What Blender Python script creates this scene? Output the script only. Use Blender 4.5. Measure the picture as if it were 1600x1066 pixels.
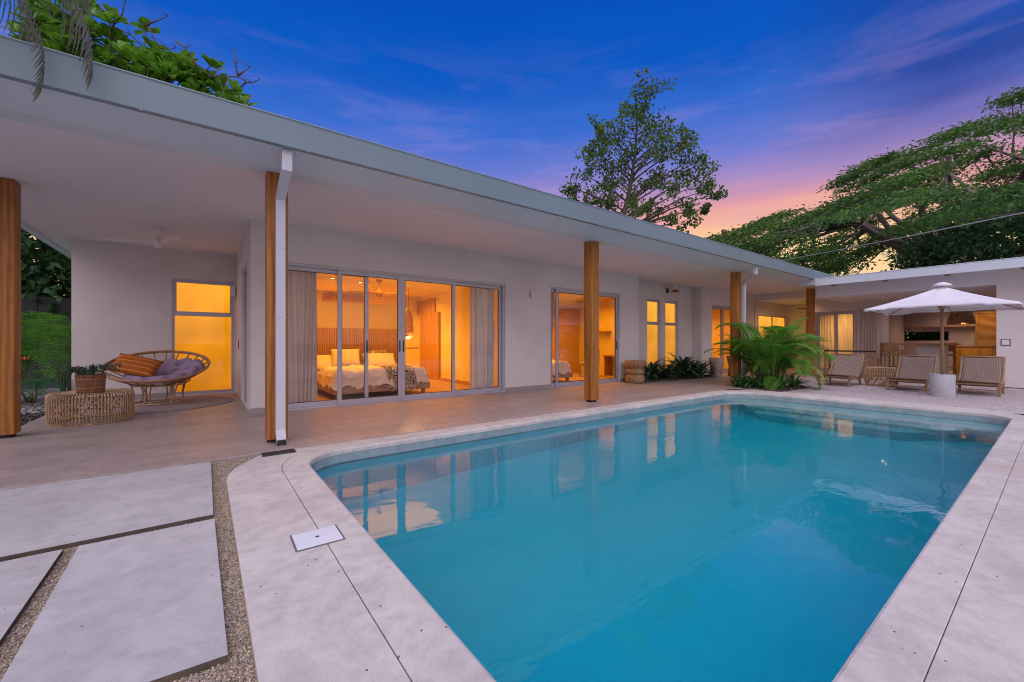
import bpy, bmesh, math, random
import numpy as np
from mathutils import Vector, Matrix, Euler
random.seed(7); RNG = np.random.default_rng(7)
for _o in list(bpy.data.objects): bpy.data.objects.remove(_o)
SC = bpy.context.scene
COL = SC.collection
R = math.radians
# ------------------------------------------------------------------ camera
cd = bpy.data.cameras.new('camera'); cam = bpy.data.objects.new('camera', cd); COL.objects.link(cam)
cam.location = (0, 0, 1.2)
cam.rotation_euler = (R(90), 0, -math.atan2(.5987, .801))
cd.sensor_width = 36; cd.lens = 645 / 1600 * 36; cd.shift_y = 2 / 1600
cd.clip_start = .05; cd.clip_end = 2000
SC.camera = cam
# ------------------------------------------------------------------ sky
def set_ramp(e, stops):
    e[0].position = stops[0][0]; e[-1].position = stops[-1][0]
    for p, c in stops[1:-1]: e.new(p)
    for i, (p, c) in enumerate(stops): e[i].color = (*c, 1) if hasattr(c, '__len__') else (c, c, c, 1)
W = bpy.data.worlds.new('World'); SC.world = W; W.use_nodes = True
def world():
    nt = W.node_tree; N = nt.nodes; L = nt.links; N.clear()
    out = N.new('ShaderNodeOutputWorld'); bg = N.new('ShaderNodeBackground'); L.new(bg.outputs[0], out.inputs[0])
    tc = N.new('ShaderNodeTexCoord'); sep = N.new('ShaderNodeSeparateXYZ'); L.new(tc.outputs['Generated'], sep.inputs[0])
    def M(op, a, b=None, c=None):
        n = N.new('ShaderNodeMath'); n.operation = op
        for i, x in enumerate((a, b, c)):
            if x is None: continue
            if hasattr(x, 'is_output'): L.new(x, n.inputs[i])
            else: n.inputs[i].default_value = x
        return n.outputs[0]
    def ramp(fac, stops, mode='LINEAR'):
        n = N.new('ShaderNodeValToRGB'); n.color_ramp.interpolation = mode; L.new(fac, n.inputs[0])
        set_ramp(n.color_ramp.elements, stops)
        return n.outputs[0]
    def mix(f, a, b):
        n = N.new('ShaderNodeMix'); n.data_type = 'RGBA'
        for i, x in ((0, f), (6, a), (7, b)):
            if hasattr(x, 'is_output'): L.new(x, n.inputs[i])
            else: n.inputs[i].default_value = x if i == 0 else (*x, 1)
        return n.outputs[2]
    x, y, z = sep.outputs
    az = M('ADD', M('MULTIPLY', x, .90), M('MULTIPLY', y, .444)); sg = M('ADD', M('MULTIPLY', x, .444), M('MULTIPLY', y, -.90))
    # long soft streaks of cloud
    mp = N.new('ShaderNodeMapping'); L.new(tc.outputs['Generated'], mp.inputs[0])
    mp.inputs['Scale'].default_value = (2.2, 2.2, 9.0); mp.inputs['Rotation'].default_value = (R(14), R(-10), 0)
    n1 = N.new('ShaderNodeTexNoise'); L.new(mp.outputs[0], n1.inputs[0]); n1.inputs['Scale'].default_value = 1.15
    n1.inputs['Detail'].default_value = 6; n1.inputs['Roughness'].default_value = .52; n1.inputs['Distortion'].default_value = .35
    wob = M('MULTIPLY', M('SUBTRACT', n1.outputs[0], .5), .11)
    p = M('ADD', M('ADD', z, wob), M('MULTIPLY', M('SUBTRACT', .85, az), .03))
    sky = ramp(p, [(0, (1.0, .66, .36)), (.19, (1.0, .68, .36)), (.235, (.95, .48, .33)), (.27, (.74, .34, .40)), (.32, (.40, .27, .56)),
                   (.385, (.15, .20, .64)), (.455, (.04, .15, .62)), (.545, (.004, .10, .54)), (.70, (.0005, .066, .45)), (1, (.004, .06, .38))])
    # darker slate-blue cloud bank over the sunset side
    mp2 = N.new('ShaderNodeMapping'); L.new(tc.outputs['Generated'], mp2.inputs[0])
    mp2.inputs['Scale'].default_value = (1.3, 1.3, 5.0); mp2.inputs['Rotation'].default_value = (R(20), R(-16), 0); mp2.inputs['Location'].default_value = (3.1, .7, 1.9)
    n2 = N.new('ShaderNodeTexNoise'); L.new(mp2.outputs[0], n2.inputs[0]); n2.inputs['Scale'].default_value = 1.3; n2.inputs['Detail'].default_value = 7; n2.inputs['Roughness'].default_value = .55
    dens = ramp_f(N, L, n2.outputs[0], .36, .60)
    side = ramp_f(N, L, sg, .02, .34)
    bank = M('MULTIPLY', M('MULTIPLY', side, M('ADD', .55, M('MULTIPLY', dens, .45))), M('MULTIPLY', ramp_f(N, L, z, .27, .40), .92))
    sky = mix(bank, sky, (.012, .048, .30))
    # fine wind-drawn wisps
    mp3 = N.new('ShaderNodeMapping'); L.new(tc.outputs['Generated'], mp3.inputs[0])
    mp3.inputs['Scale'].default_value = (2.6, 2.6, 16.0); mp3.inputs['Rotation'].default_value = (R(16), R(-13), 0)
    n3 = N.new('ShaderNodeTexNoise'); L.new(mp3.outputs[0], n3.inputs[0]); n3.inputs['Scale'].default_value = 1.5; n3.inputs['Detail'].default_value = 8; n3.inputs['Roughness'].default_value = .6; n3.inputs['Distortion'].default_value = .5
    wisp = M('MULTIPLY', ramp_f(N, L, n3.outputs[0], .46, .68), M('MULTIPLY', ramp_f(N, L, z, .62, .34), ramp_f(N, L, z, .16, .26)))
    sky = mix(M('MULTIPLY', wisp, .22), sky, (.52, .34, .62))
    # evening side opposite the sunset: brighter lavender, added out of view as fill
    back = ramp_f(N, L, M('MULTIPLY', az, -1), -.25, .75)
    sky = mix(M('MULTIPLY', back, .85), sky, (.62, .52, .80))
    zen = ramp_f(N, L, z, .62, .95)
    sky = mix(M('MULTIPLY', zen, .55), sky, (.34, .34, .72))
    L.new(sky, bg.inputs[0]); bg.inputs[1].default_value = SKY
def ramp_f(N, L, fac, a, b):
    n = N.new('ShaderNodeMapRange'); n.interpolation_type = 'SMOOTHSTEP'
    n.inputs[1].default_value = a; n.inputs[2].default_value = b; L.new(fac, n.inputs[0]); return n.outputs[0]
SKY = .59
world()
SC.view_settings.view_transform = 'Standard'; SC.view_settings.look = 'None'
SC.view_settings.exposure = .78; SC.view_settings.gamma = 1
sd = bpy.data.lights.new('fill_sun', 'SUN'); so = bpy.data.objects.new('fill_sun', sd); COL.objects.link(so)
sd.energy = 1.35; sd.angle = R(95); sd.color = (1.0, .92, .86)  # wide soft fill, added from above and behind the camera
so.rotation_euler = Vector((.30, .42, -.86)).to_track_quat('-Z', 'Y').to_euler()
cy = SC.cycles
cy.use_denoising = True; cy.max_bounces = 9; cy.diffuse_bounces = 4; cy.glossy_bounces = 4; cy.transmission_bounces = 8; cy.transparent_max_bounces = 16
cy.sample_clamp_indirect = 6; cy.use_adaptive_sampling = True; cy.adaptive_threshold = .02
cy.adaptive_threshold = .013; cy.filter_width = 1.05
try: cy.denoising_prefilter = 'ACCURATE'
except Exception: pass
try: cy.denoising_input_passes = 'RGB_ALBEDO_NORMAL'
except Exception: pass
# ------------------------------------------------------------------ helpers
class MB:
    def __init__(s): s.v = []; s.f = []; s.mi = []; s.k = 0
    def add(s, vs, fs):
        n = len(s.v); s.v += [tuple(p) for p in vs]; s.f += [tuple(i + n for i in f) for f in fs]; s.mi += [s.k] * len(fs); return s
    def box(s, x0, x1, y0, y1, z0, z1, m=None):
        vs = [(x0,y0,z0),(x1,y0,z0),(x1,y1,z0),(x0,y1,z0),(x0,y0,z1),(x1,y0,z1),(x1,y1,z1),(x0,y1,z1)]
        if m is not None: vs = [m @ Vector(p) for p in vs]
        return s.add(vs, [(0,3,2,1),(4,5,6,7),(0,1,5,4),(1,2,6,5),(2,3,7,6),(3,0,4,7)])
    def tube(s, pts, r, n=8, cap=True, flat=1.0):
        pts = [Vector(p) for p in pts]; rs = r if hasattr(r, '__len__') else [r] * len(pts)
        vs = []; up = None
        for i, p in enumerate(pts):
            d = (pts[min(i+1, len(pts)-1)] - pts[max(i-1, 0)])
            if d.length < 1e-9: d = Vector((0,0,1))
            d.normalize()
            if up is None:
                up = Vector((0,0,1)) if abs(d.z) < .9 else Vector((1,0,0))
            a = d.cross(up)
            if a.length < 1e-6: a = d.cross(Vector((0,1,0)))
            a.normalize(); b = a.cross(d).normalized(); up = b
            for k in range(n):
                t = 2 * math.pi * k / n
                vs.append(p + a * math.cos(t) * rs[i] + b * math.sin(t) * rs[i] * flat)
        fs = []
        for i in range(len(pts) - 1):
            for k in range(n):
                fs.append((i*n+k, i*n+(k+1)%n, (i+1)*n+(k+1)%n, (i+1)*n+k))
        if cap: fs += [tuple(range(n-1, -1, -1)), tuple(range((len(pts)-1)*n, len(pts)*n))]
        return s.add(vs, fs)
    def ring(s, c, rad, r, n=32, k=6, ax=None, ry=None):
        ax = ax or Matrix.Identity(3); ry = ry or rad
        vs = []; fs = []
        for i in range(n):
            t = 2*math.pi*i/n
            for j in range(k):
                u = 2*math.pi*j/k
                p = Vector(((rad + r*math.cos(u))*math.cos(t), (ry + r*math.cos(u))*math.sin(t), r*math.sin(u)))
                vs.append(Vector(c) + ax @ p)
                fs.append((i*k+j, ((i+1)%n)*k+j, ((i+1)%n)*k+(j+1)%k, i*k+(j+1)%k))
        return s.add(vs, fs)
    def lathe(s, prof, n=32, c=(0,0,0), cap=True, wob=None):
        vs = []; fs = []
        for (r, z) in prof:
            for k in range(n):
                t = 2*math.pi*k/n; rr = r * (wob(t, z) if wob else 1)
                vs.append((c[0]+rr*math.cos(t), c[1]+rr*math.sin(t), c[2]+z))
        m = len(prof)
        for i in range(m-1):
            for k in range(n): fs.append((i*n+k, i*n+(k+1)%n, (i+1)*n+(k+1)%n, (i+1)*n+k))
        if cap: fs += [tuple(range(n-1, -1, -1)), tuple(range((m-1)*n, m*n))]
        return s.add(vs, fs)
    def prism(s, poly, z0, z1):
        n = len(poly); vs = [(x,y,z0) for x,y in poly] + [(x,y,z1) for x,y in poly]
        fs = [tuple(range(n-1,-1,-1)), tuple(range(n, 2*n))] + [(i, (i+1)%n, n+(i+1)%n, n+i) for i in range(n)]
        return s.add(vs, fs)
    def grid(s, nx, ny, fn, close=False):
        vs = [fn(i/(nx-1), j/(ny-1)) for j in range(ny) for i in range(nx)]
        return s.add(vs, [(j*nx+i, j*nx+i+1, (j+1)*nx+i+1, (j+1)*nx+i) for j in range(ny-1) for i in range(nx-1)])
    def mesh(s, name, mats):
        me = bpy.data.meshes.new(name); me.from_pydata(s.v, [], s.f)
        for m in (mats if isinstance(mats, (list, tuple)) else [mats]): me.materials.append(m)
        if max(s.mi, default=0) > 0: me.polygons.foreach_set('material_index', s.mi)
        me.update(); return me
    def build(s, name, mats, parent=None, smooth=False, bevel=0, solid=0, sub=0, **tags):
        me = s.mesh(name, mats)
        if smooth: me.polygons.foreach_set('use_smooth', [True]*len(me.polygons))
        o = bpy.data.objects.new(name, me); COL.objects.link(o)
        if parent is not None: o.parent = parent
        if solid:
            m = o.modifiers.new('s', 'SOLIDIFY'); m.thickness = solid
        if bevel:
            m = o.modifiers.new('b', 'BEVEL'); m.width = bevel; m.segments = 2; m.limit_method = 'ANGLE'; m.angle_limit = R(40)
        if sub:
            m = o.modifiers.new('u', 'SUBSURF'); m.levels = sub; m.render_levels = sub
        for k, val in tags.items(): o[k] = val
        return o
def thing(name, label, cat, loc=(0,0,0), rz=0, group=None):
    o = bpy.data.objects.new(name, None); COL.objects.link(o); o.location = loc; o.rotation_euler = (0,0,rz)
    o.empty_display_size = .1; o['label'] = label; o['category'] = cat
    if group: o['group'] = group
    return o
def tag(o, label, cat, group=None):
    o['label'] = label; o['category'] = cat
    if group: o['group'] = group
    return o
def kids(o): return [c for c in bpy.data.objects if c.parent == o]
def copy_tree(o, parent=None, label=None, cats=None):
    c = o.copy(); COL.objects.link(c)
    if parent is not None: c.parent = parent
    if label: c['label'] = label
    for ch in kids(o): copy_tree(ch, c)
    return c
def mesh_np(name, V, F, mats, parent=None, smooth=False, **tags):
    """V (n,3) float, F (m,k) int with the same number of corners everywhere"""
    me = bpy.data.meshes.new(name); m, k = F.shape
    me.vertices.add(len(V)); me.vertices.foreach_set('co', V.astype(np.float32).ravel())
    me.loops.add(m*k); me.loops.foreach_set('vertex_index', F.astype(np.int32).ravel())
    me.polygons.add(m); me.polygons.foreach_set('loop_start', np.arange(0, m*k, k, dtype=np.int32))
    me.polygons.foreach_set('loop_total', np.full(m, k, dtype=np.int32))
    for mt in (mats if isinstance(mats, (list, tuple)) else [mats]): me.materials.append(mt)
    me.update(calc_edges=True)
    if smooth: me.polygons.foreach_set('use_smooth', [True]*m)
    o = bpy.data.objects.new(name, me); COL.objects.link(o)
    if parent is not None: o.parent = parent
    for a, b in tags.items(): o[a] = b
    return o
def unit(a): return a / (np.linalg.norm(a, axis=-1, keepdims=True) + 1e-9)
def leaf_arrays(P, D, L, Wd, droop=.15):
    """diamond leaves: P base points, D directions, L lengths, Wd widths"""
    n = len(P); D = unit(D); rnd = unit(RNG.normal(size=(n, 3)))
    side = unit(np.cross(D, rnd)); nor = np.cross(side, D)
    L = L[:, None]; Wd = Wd[:, None]
    a = P; t = P + D*L - nor*L*droop
    l = P + D*L*.45 + side*Wd*.5 + nor*Wd*.18; r = P + D*L*.45 - side*Wd*.5 + nor*Wd*.18
    V = np.stack([a, l, t, r], 1).reshape(-1, 3); F = np.arange(n*4).reshape(n, 4)
    return V, F
# ------------------------------------------------------------------ materials
_M = {}
class NT:
    def __init__(s, name):
        s.m = bpy.data.materials.new(name); s.m.use_nodes = True; s.t = s.m.node_tree; s.N = s.t.nodes; s.L = s.t.links; s.N.clear()
        s.out = s.N.new('ShaderNodeOutputMaterial')
    def n(s, typ, **k):
        x = s.N.new(typ)
        for a, b in k.items():
            if a.startswith('_'): setattr(x, a[1:], b)
        return x
    def co(s, kind='Object', scale=(1,1,1), rot=(0,0,0)):
        t = s.N.new('ShaderNodeTexCoord'); m = s.N.new('ShaderNodeMapping'); s.L.new(t.outputs[kind], m.inputs[0])
        m.inputs['Scale'].default_value = scale; m.inputs['Rotation'].default_value = rot; return m.outputs[0]
    def noise(s, co, scale, detail=4, rough=.55, dist=0):
        n = s.N.new('ShaderNodeTexNoise'); s.L.new(co, n.inputs[0]); n.inputs['Scale'].default_value = scale
        n.inputs['Detail'].default_value = detail; n.inputs['Roughness'].default_value = rough; n.inputs['Distortion'].default_value = dist; return n.outputs[0]
    def ramp(s, fac, stops):
        n = s.N.new('ShaderNodeValToRGB'); s.L.new(fac, n.inputs[0]); set_ramp(n.color_ramp.elements, stops)
        return n.outputs[0]
    def mix(s, f, a, b, mode='MIX'):
        n = s.N.new('ShaderNodeMix'); n.data_type = 'RGBA'; n.blend_type = mode
        for i, x in ((0, f), (6, a), (7, b)):
            if hasattr(x, 'is_output'): s.L.new(x, n.inputs[i])
            else: n.inputs[i].default_value = x if i == 0 else (*x, 1)
        return n.outputs[2]
    def math(s, op, a, b=None):
        n = s.N.new('ShaderNodeMath'); n.operation = op
        for i, x in enumerate((a, b)):
            if x is None: continue
            if hasattr(x, 'is_output'): s.L.new(x, n.inputs[i])
            else: n.inputs[i].default_value = x
        return n.outputs[0]
    def bump(s, h, strength=.3, dist=.01, nrm=None):
        n = s.N.new('ShaderNodeBump'); s.L.new(h, n.inputs['Height']); n.inputs['Strength'].default_value = strength; n.inputs['Distance'].default_value = dist
        if nrm is not None: s.L.new(nrm, n.inputs['Normal'])
        return n.outputs[0]
    def bsdf(s, color, rough=.6, nrm=None, metal=0, spec=.5, **k):
        b = s.N.new('ShaderNodeBsdfPrincipled')
        for i, x in (('Base Color', color), ('Roughness', rough)):
            if hasattr(x, 'is_output'): s.L.new(x, b.inputs[i])
            else: b.inputs[i].default_value = (*x, 1) if hasattr(x, '__len__') else x
        b.inputs['Metallic'].default_value = metal; b.inputs['Specular IOR Level'].default_value = spec
        if nrm is not None: s.L.new(nrm, b.inputs['Normal'])
        for a, x in k.items(): b.inputs[a.replace('_', ' ')].default_value = x
        return b
    def done(s, sh):
        s.L.new(sh.outputs[0] if hasattr(sh, 'outputs') else sh, s.out.inputs[0]); return s.m
def sc(c, k): return tuple(x*k for x in c)
def paint(name, c, rough=.6, var=.08, scale=1.5, bump=.15, bscale=60, metal=0, spec=.5, kind='Object'):
    if name in _M: return _M[name]
    t = NT(name); co = t.co(kind)
    f = t.noise(co, scale, 5, .6)
    col = t.mix(t.ramp(f, [(.35, 0), (.65, 1)]), sc(c, 1-var), sc(c, 1+var))
    nr = t.bump(t.noise(co, bscale, 3), bump, .004) if bump else None
    _M[name] = t.done(t.bsdf(col, rough, nr, metal, spec)); return _M[name]
def wood(name, c1, c2, rough=.5, axis=2, scale=1.0):
    t = NT(name); s = [14*scale]*3; s[axis] = 1.0*scale
    co = t.co('Object', tuple(s)); f = t.noise(co, 1.0, 5, .6, 1.2)
    w = t.N.new('ShaderNodeTexWave'); s2 = [3*scale]*3; s2[axis] = .35*scale
    t.L.new(t.co('Object', tuple(s2)), w.inputs[0]); w.inputs['Scale'].default_value = 1.6; w.inputs['Distortion'].default_value = 7; w.inputs['Detail'].default_value = 3; w.inputs['Detail Scale'].default_value = 1.3
    w.wave_type = 'BANDS'; w.bands_direction = 'X'
    g = t.mix(.45, t.ramp(f, [(.3, 0), (.7, 1)]), w.outputs[1])
    kn = t.ramp(t.noise(t.co('Object', tuple(1.2 if i == axis else 4 for i in range(3))), 1.6, 2, .5), [(.62, 0), (.75, 1)])
    col = t.mix(g, c1, c2); col = t.mix(t.math('MULTIPLY', kn, .55), col, sc(c1, .45))
    return t.done(t.bsdf(col, rough, t.bump(f, .25, .003), 0, .35))
LEAFK = 1.65
def leafmat(name, c1, c2, c3=None, trans=.25, rough=.45, scale=.7):
    t = NT(name); co = t.co('Object')
    f = t.noise(co, scale, 3, .6); g = t.noise(co, scale*9, 2, .5)
    c1 = sc(c1, LEAFK); c2 = sc(c2, LEAFK); c3 = sc(c3, LEAFK) if c3 else sc(c2, 1.5)
    col = t.mix(t.ramp(f, [(.35, 0), (.65, 1)]), c1, c2)
    col = t.mix(t.math('MULTIPLY', t.ramp(g, [(.45, 0), (.75, 1)]), .7), col, c3)
    b = t.bsdf(col, rough, None, 0, .35)
    tr = t.N.new('ShaderNodeBsdfTranslucent'); t.L.new(col, tr.inputs[0])
    m = t.N.new('ShaderNodeMixShader'); m.inputs[0].default_value = trans
    t.L.new(b.outputs[0], m.inputs[1]); t.L.new(tr.outputs[0], m.inputs[2]); return t.done(m)
def emit(name, c, k, var=0):
    t = NT(name); e = t.N.new('ShaderNodeEmission'); e.inputs[0].default_value = (*c, 1); e.inputs[1].default_value = k
    if var:
        f = t.noise(t.co('Object'), 1.1, 3, .5)
        col = t.mix(t.ramp(f, [(.3, 0), (.7, 1)]), sc(c, 1-var), sc(c, 1+var))
        s = t.N.new('ShaderNodeSeparateXYZ'); t.L.new(t.co('Object'), s.inputs[0])   # upward brightening painted into the glow; no lamps stand behind the pane
        col = t.mix(t.ramp(t.math('DIVIDE', s.outputs[2], 2.7), [(0, 0), (1, 1)]), t.mix(1.0, col, (.66, .58, .5), 'MULTIPLY'), t.mix(1.0, col, (1.12, 1.16, 1.3), 'MULTIPLY')); t.L.new(col, e.inputs[0])
    return t.done(e)
def glassmat():
    t = NT('window_glass'); tr = t.N.new('ShaderNodeBsdfTransparent'); tr.inputs[0].default_value = (.97, .97, .97, 1)
    gl = t.N.new('ShaderNodeBsdfGlossy'); gl.inputs['Roughness'].default_value = .0; gl.inputs[0].default_value = (1, 1, 1, 1)
    lw = t.N.new('ShaderNodeLayerWeight'); lw.inputs[0].default_value = .5   # the same from both sides of the pane
    f = t.math('ADD', .022, t.math('MULTIPLY', t.math('POWER', lw.outputs['Facing'], 5.0), .9))
    m = t.N.new('ShaderNodeMixShader'); t.L.new(f, m.inputs[0]); t.L.new(tr.outputs[0], m.inputs[1]); t.L.new(gl.outputs[0], m.inputs[2]); return t.done(m)
def concrete(name, c, c2, rough=.75, speck=.0, stain=(.55,.36,.28), stain_k=.25, spec=.4, big=.6, streak=False, bump=.35):
    t = NT(name); co = t.co('Object'); 
    a = t.noise(t.co('Object', (1, 4, 1)) if streak else co, big, 7, .62, .4); b = t.noise(co, 9, 6, .65); d = t.noise(co, 160, 2, .6)
    col = t.mix(t.ramp(a, [(.35, 0), (.66, 1)]), c, c2)
    col = t.mix(t.math('MULTIPLY', t.ramp(b, [(.42, 0), (.62, 1)]), .55), col, sc(c2, .86))
    mid = t.noise(co, 3.1, 6, .7, .6); col = t.mix(t.math('MULTIPLY', t.ramp(mid, [(.46, 0), (.62, 1)]), .5), col, sc(c, 1.08))
    st = t.ramp(t.noise(co, .9, 5, .6, .8), [(.55, 0), (.78, 1)])
    col = t.mix(t.math('MULTIPLY', st, stain_k), col, stain)
    if speck:
        v = t.N.new('ShaderNodeTexVoronoi'); t.L.new(co, v.inputs[0]); v.inputs['Scale'].default_value = 11
        pit = t.math('MULTIPLY', t.math('LESS_THAN', v.outputs['Distance'], .065), t.math('GREATER_THAN', t.noise(co, 2.3, 2), .50))
        col = t.mix(t.math('MULTIPLY', pit, speck), col, (.09, .07, .06))
        v2 = t.N.new('ShaderNodeTexVoronoi'); t.L.new(co, v2.inputs[0]); v2.inputs['Scale'].default_value = 120
        col = t.mix(t.math('MULTIPLY', t.ramp(v2.outputs['Distance'], [(.1, 1), (.5, 0)]), .16), col, sc(c, .55))
    h = t.mix(.5, b, d)
    return t.done(t.bsdf(col, rough, t.bump(h, bump, .006), 0, spec))
# ------------------------------------------------------------------ shared materials
M_wall = paint('wall_plaster', (.72, .68, .65), .85, .06, .9, .35, 45)
M_soff = paint('soffit_plaster', (.73, .725, .77), .85, .04, .6, .1, 30)
M_fasc = paint('gutter_metal', (.19, .27, .31), .38, .05, .8, .04, 20, .0, .5)
M_beamw = paint('beam_paint', (.60, .68, .74), .5, .03, .8, .05, 20)
M_pipe = paint('pipe_white', (.60, .61, .67), .35, .03, 1, 0)
M_alu = paint('aluminium_frame', (.50, .50, .56), .38, .04, 3, 0, 60, .35)
M_dark = paint('black_rubber', (.02, .02, .022), .6, .1, 3, 0)
M_post = wood('post_timber', (.22, .075, .012), (.50, .21, .045), .42, 2, 1)
M_teak = wood('teak', (.26, .15, .08), (.44, .28, .16), .55, 0, 2)
M_teakz = wood('teak_upright', (.24, .14, .075), (.42, .27, .15), .55, 2, 2)
M_floorw = wood('floor_timber', (.38, .25, .14), (.50, .34, .20), .4, 0, .6)
M_room = paint('room_plaster', (.76, .64, .34), .8, .03, .8, .08, 30)
M_roomw = wood('room_timber', (.34, .18, .05), (.48, .28, .085), .5, 2, 1.2)
M_white = paint('white_paint', (.78, .77, .76), .45, .02, 1, 0)
M_cream = paint('cream_linen', (.74, .68, .62), .9, .05, 5, .5, 300)
M_glass = glassmat()
M_patio = concrete('patio_concrete', (.45, .37, .335), (.32, .265, .25), .40, .3, (.40, .25, .20), .35, .5, .5, True, .12)
M_cop = concrete('coping_stone', (.68, .625, .58), (.50, .455, .43), .72, .95, (.50, .35, .27), .62, .4, .8, False, .4)
M_pav = concrete('paver_concrete', (.55, .53, .525), (.43, .415, .42), .62, .7, (.36, .32, .29), .38, .4, .7, False, .25)
def gravel_mat(name, c1, c2, c3, scale=70, k=1.0):
    t = NT(name); co = t.co('Object')
    v = t.N.new('ShaderNodeTexVoronoi'); t.L.new(co, v.inputs[0]); v.inputs['Scale'].default_value = scale
    sepc = t.N.new('ShaderNodeSeparateColor'); t.L.new(v.outputs['Color'], sepc.inputs[0])
    col = t.ramp(sepc.outputs[0], [(0, c1), (.5, c2), (1, c3)])
    g = t.noise(co, 1.2, 4, .6); col = t.mix(t.math('MULTIPLY', t.ramp(g, [(.4, 0), (.7, 1)]), .3), col, sc(c2, .6))
    h = t.math('SUBTRACT', 1.0, v.outputs['Distance'])
    return t.done(t.bsdf(col, .9, t.bump(h, .9*k, .012), 0, .25))
M_grav = gravel_mat('crushed_gravel', (.22, .18, .15), (.42, .37, .34), (.60, .55, .50), 95)
M_pink = gravel_mat('pink_gravel', (.42, .36, .37), (.54, .47, .49), (.66, .60, .62), 60, .5)
M_mulch = gravel_mat('dark_mulch', (.02, .015, .012), (.06, .045, .035), (.20, .17, .16), 45)
M_greyg = gravel_mat('grey_gravel', (.16, .15, .16), (.30, .28, .30), (.48, .46, .48), 55)
M_earth = gravel_mat('earth', (.05, .045, .03), (.08, .08, .04), (.06, .09, .03), 20)

# ------------------------------------------------------------------ ground and paving
def struct(o): o['kind'] = 'structure'; return o
def sheet_with_hole(name, x0, x1, y0, y1, hx0, hx1, hy0, hy1, z, mat):
    b = MB()
    for (a, c, d, e) in ((x0, x1, y0, hy0), (x0, x1, hy1, y1), (x0, hx0, hy0, hy1), (hx1, x1, hy0, hy1)):
        b.add([(a, d, z), (c, d, z), (c, e, z), (a, e, z)], [(0, 1, 2, 3)])
    return struct(b.build(name, mat))
sheet_with_hole('ground', -400, 600, -400, 600, .45, 11.0, .2, 5.1, -.09, M_earth)
def rr(x0, x1, y0, y1, r, n=10):
    """rounded rectangle, radii (bl, br, tr, tl), counter-clockwise"""
    pts = []
    for (cx, cy, rad, a0) in ((x0+r[0], y0+r[0], r[0], 180), (x1-r[1], y0+r[1], r[1], 270), (x1-r[2], y1-r[2], r[2], 0), (x0+r[3], y1-r[3], r[3], 90)):
        for i in range(n+1):
            a = R(a0 + 90*i/n); pts.append((cx + rad*math.cos(a), cy + rad*math.sin(a)))
    return pts
PX0, PX1, PY0, PY1 = .84, 10.6, .5, 4.88
inner = rr(PX0, PX1, PY0, PY1, (.5, .5, .75, .48))
outer = rr(.595, 11.2, .3, 5.175, (.7, .8, 1.2, .8))
b = MB(); n = len(inner)
# coping band with a rounded nose at the pool edge
def off(loop, d):
    out = []
    m = len(loop)
    for i in range(m):
        p0, p1, p2 = Vector(loop[i-1]), Vector(loop[i]), Vector(loop[(i+1) % m])
        t = (p2 - p0).normalized(); out.append((p1.x + t.y*d, p1.y - t.x*d))
    return out
i2 = off(inner, .018); i3 = off(inner, .006); o2 = off(outer, -.003)
loops = [(o2, -.0), (i2, 0), (i3, -.006), (inner, -.02), (inner, -.055), (i2, -.058), (outer, -.092), (outer, -.003)]
vs = []
for lp, z in loops: vs += [(x, y, z) for x, y in lp]
fs = []
m = len(loops)
for k in range(m):
    for i in range(n):
        j = (i+1) % n; a, c = k*n, ((k+1) % m)*n
        fs.append((a+i, c+i, c+j, a+j))
b.add(vs, fs); cop = struct(b.build('pool_coping', M_cop))
# outer slabs of the pool surround
tl = [p for p in outer if p[0] < 1.5 and p[1] > 3]   # top-left corner of the band
tlc = sorted([p for p in off(outer, .006) if p[0] < 1.45 and p[1] > 4.2], key=lambda p: -p[0])
slab = [(.15, -4), (.594, -4), (.594, .29)] + [(.589, 1.2), (.589, 3.0)] + [p for p in reversed(tlc)] + [(1.02, 5.185), (.98, 5.19), (.56, 5.19), (.47, 5.10), (.34, 4.91), (.24, 4.74), (.185, 4.56), (.16, 4.37)]
b = MB(); b.prism(slab, -.1, 0); o = struct(b.build('pool_surround_slab', M_cop, bevel=.002))
b = MB(); b.prism([(.602, -9), (13.0, -9), (13.0, -.2), (11.4, .05), (11.0, .2965), (.602, .2965)], -.1, -.0015); struct(b.build('pool_surround_slab', M_cop, bevel=.002))
# patio
b = MB(); b.prism([(-2.09, 5.212), (11.3, 5.212), (11.9, 5.6), (13.6, 5.75), (13.9, 5.3), (20.6, 5.3), (20.6, 8.6), (-2.09, 8.6)], -.12, 0)
struct(b.build('patio', M_patio, bevel=.008))
b = MB(); b.box(-2.09, .9, 8.6, 12, -.12, 0); struct(b.build('patio', M_patio))
M_soilshade = concrete('soiled_shaded_edge', (.14, .115, .09), (.09, .07, .055), .9, .5, (.05, .04, .03), .4, .3, 3)
b = MB(); b.box(1.0, 11.0, 5.165, 5.22, -.1, -.014); b.box(-4.6, .05, 5.16, 5.22, -.1, -.022); b.build('joint_shade_strip', M_soilshade, kind='structure')  # dark soil-coloured strips put the shade of the open joints into colour
# pavers: each lies in the gravel
PV = thing('paver_path', 'large pale concrete slabs laid in gravel beside the pool', 'paving')
PV['kind'] = 'structure'; del PV['category']
for poly in ([(-4.6, 3.58), (.055, 3.565), (.06, 5.17), (-4.6, 5.19)], [(-4.6, 1.9), (-.66, 1.9), (-.655, 3.49), (-4.6, 3.50)],
             [(-.575, 2.05), (-.18, 1.945), (.075, 1.93), (.06, 3.475), (-.59, 3.49)], [(-1.9, .1), (.07, .1), (.07, 1.7), (-1.9, 1.72)], [(-1.9, -3), (.07, -3), (.07, -.1), (-1.9, -.1)]):
    b = MB(); b.prism(poly, -.09, -.004); b.mi = [0, 0] + [1]*len(poly); b.build('paver', [M_pav, M_soilshade], PV)  # side faces coloured dark: soil stains plus painted shade of the gaps
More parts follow.
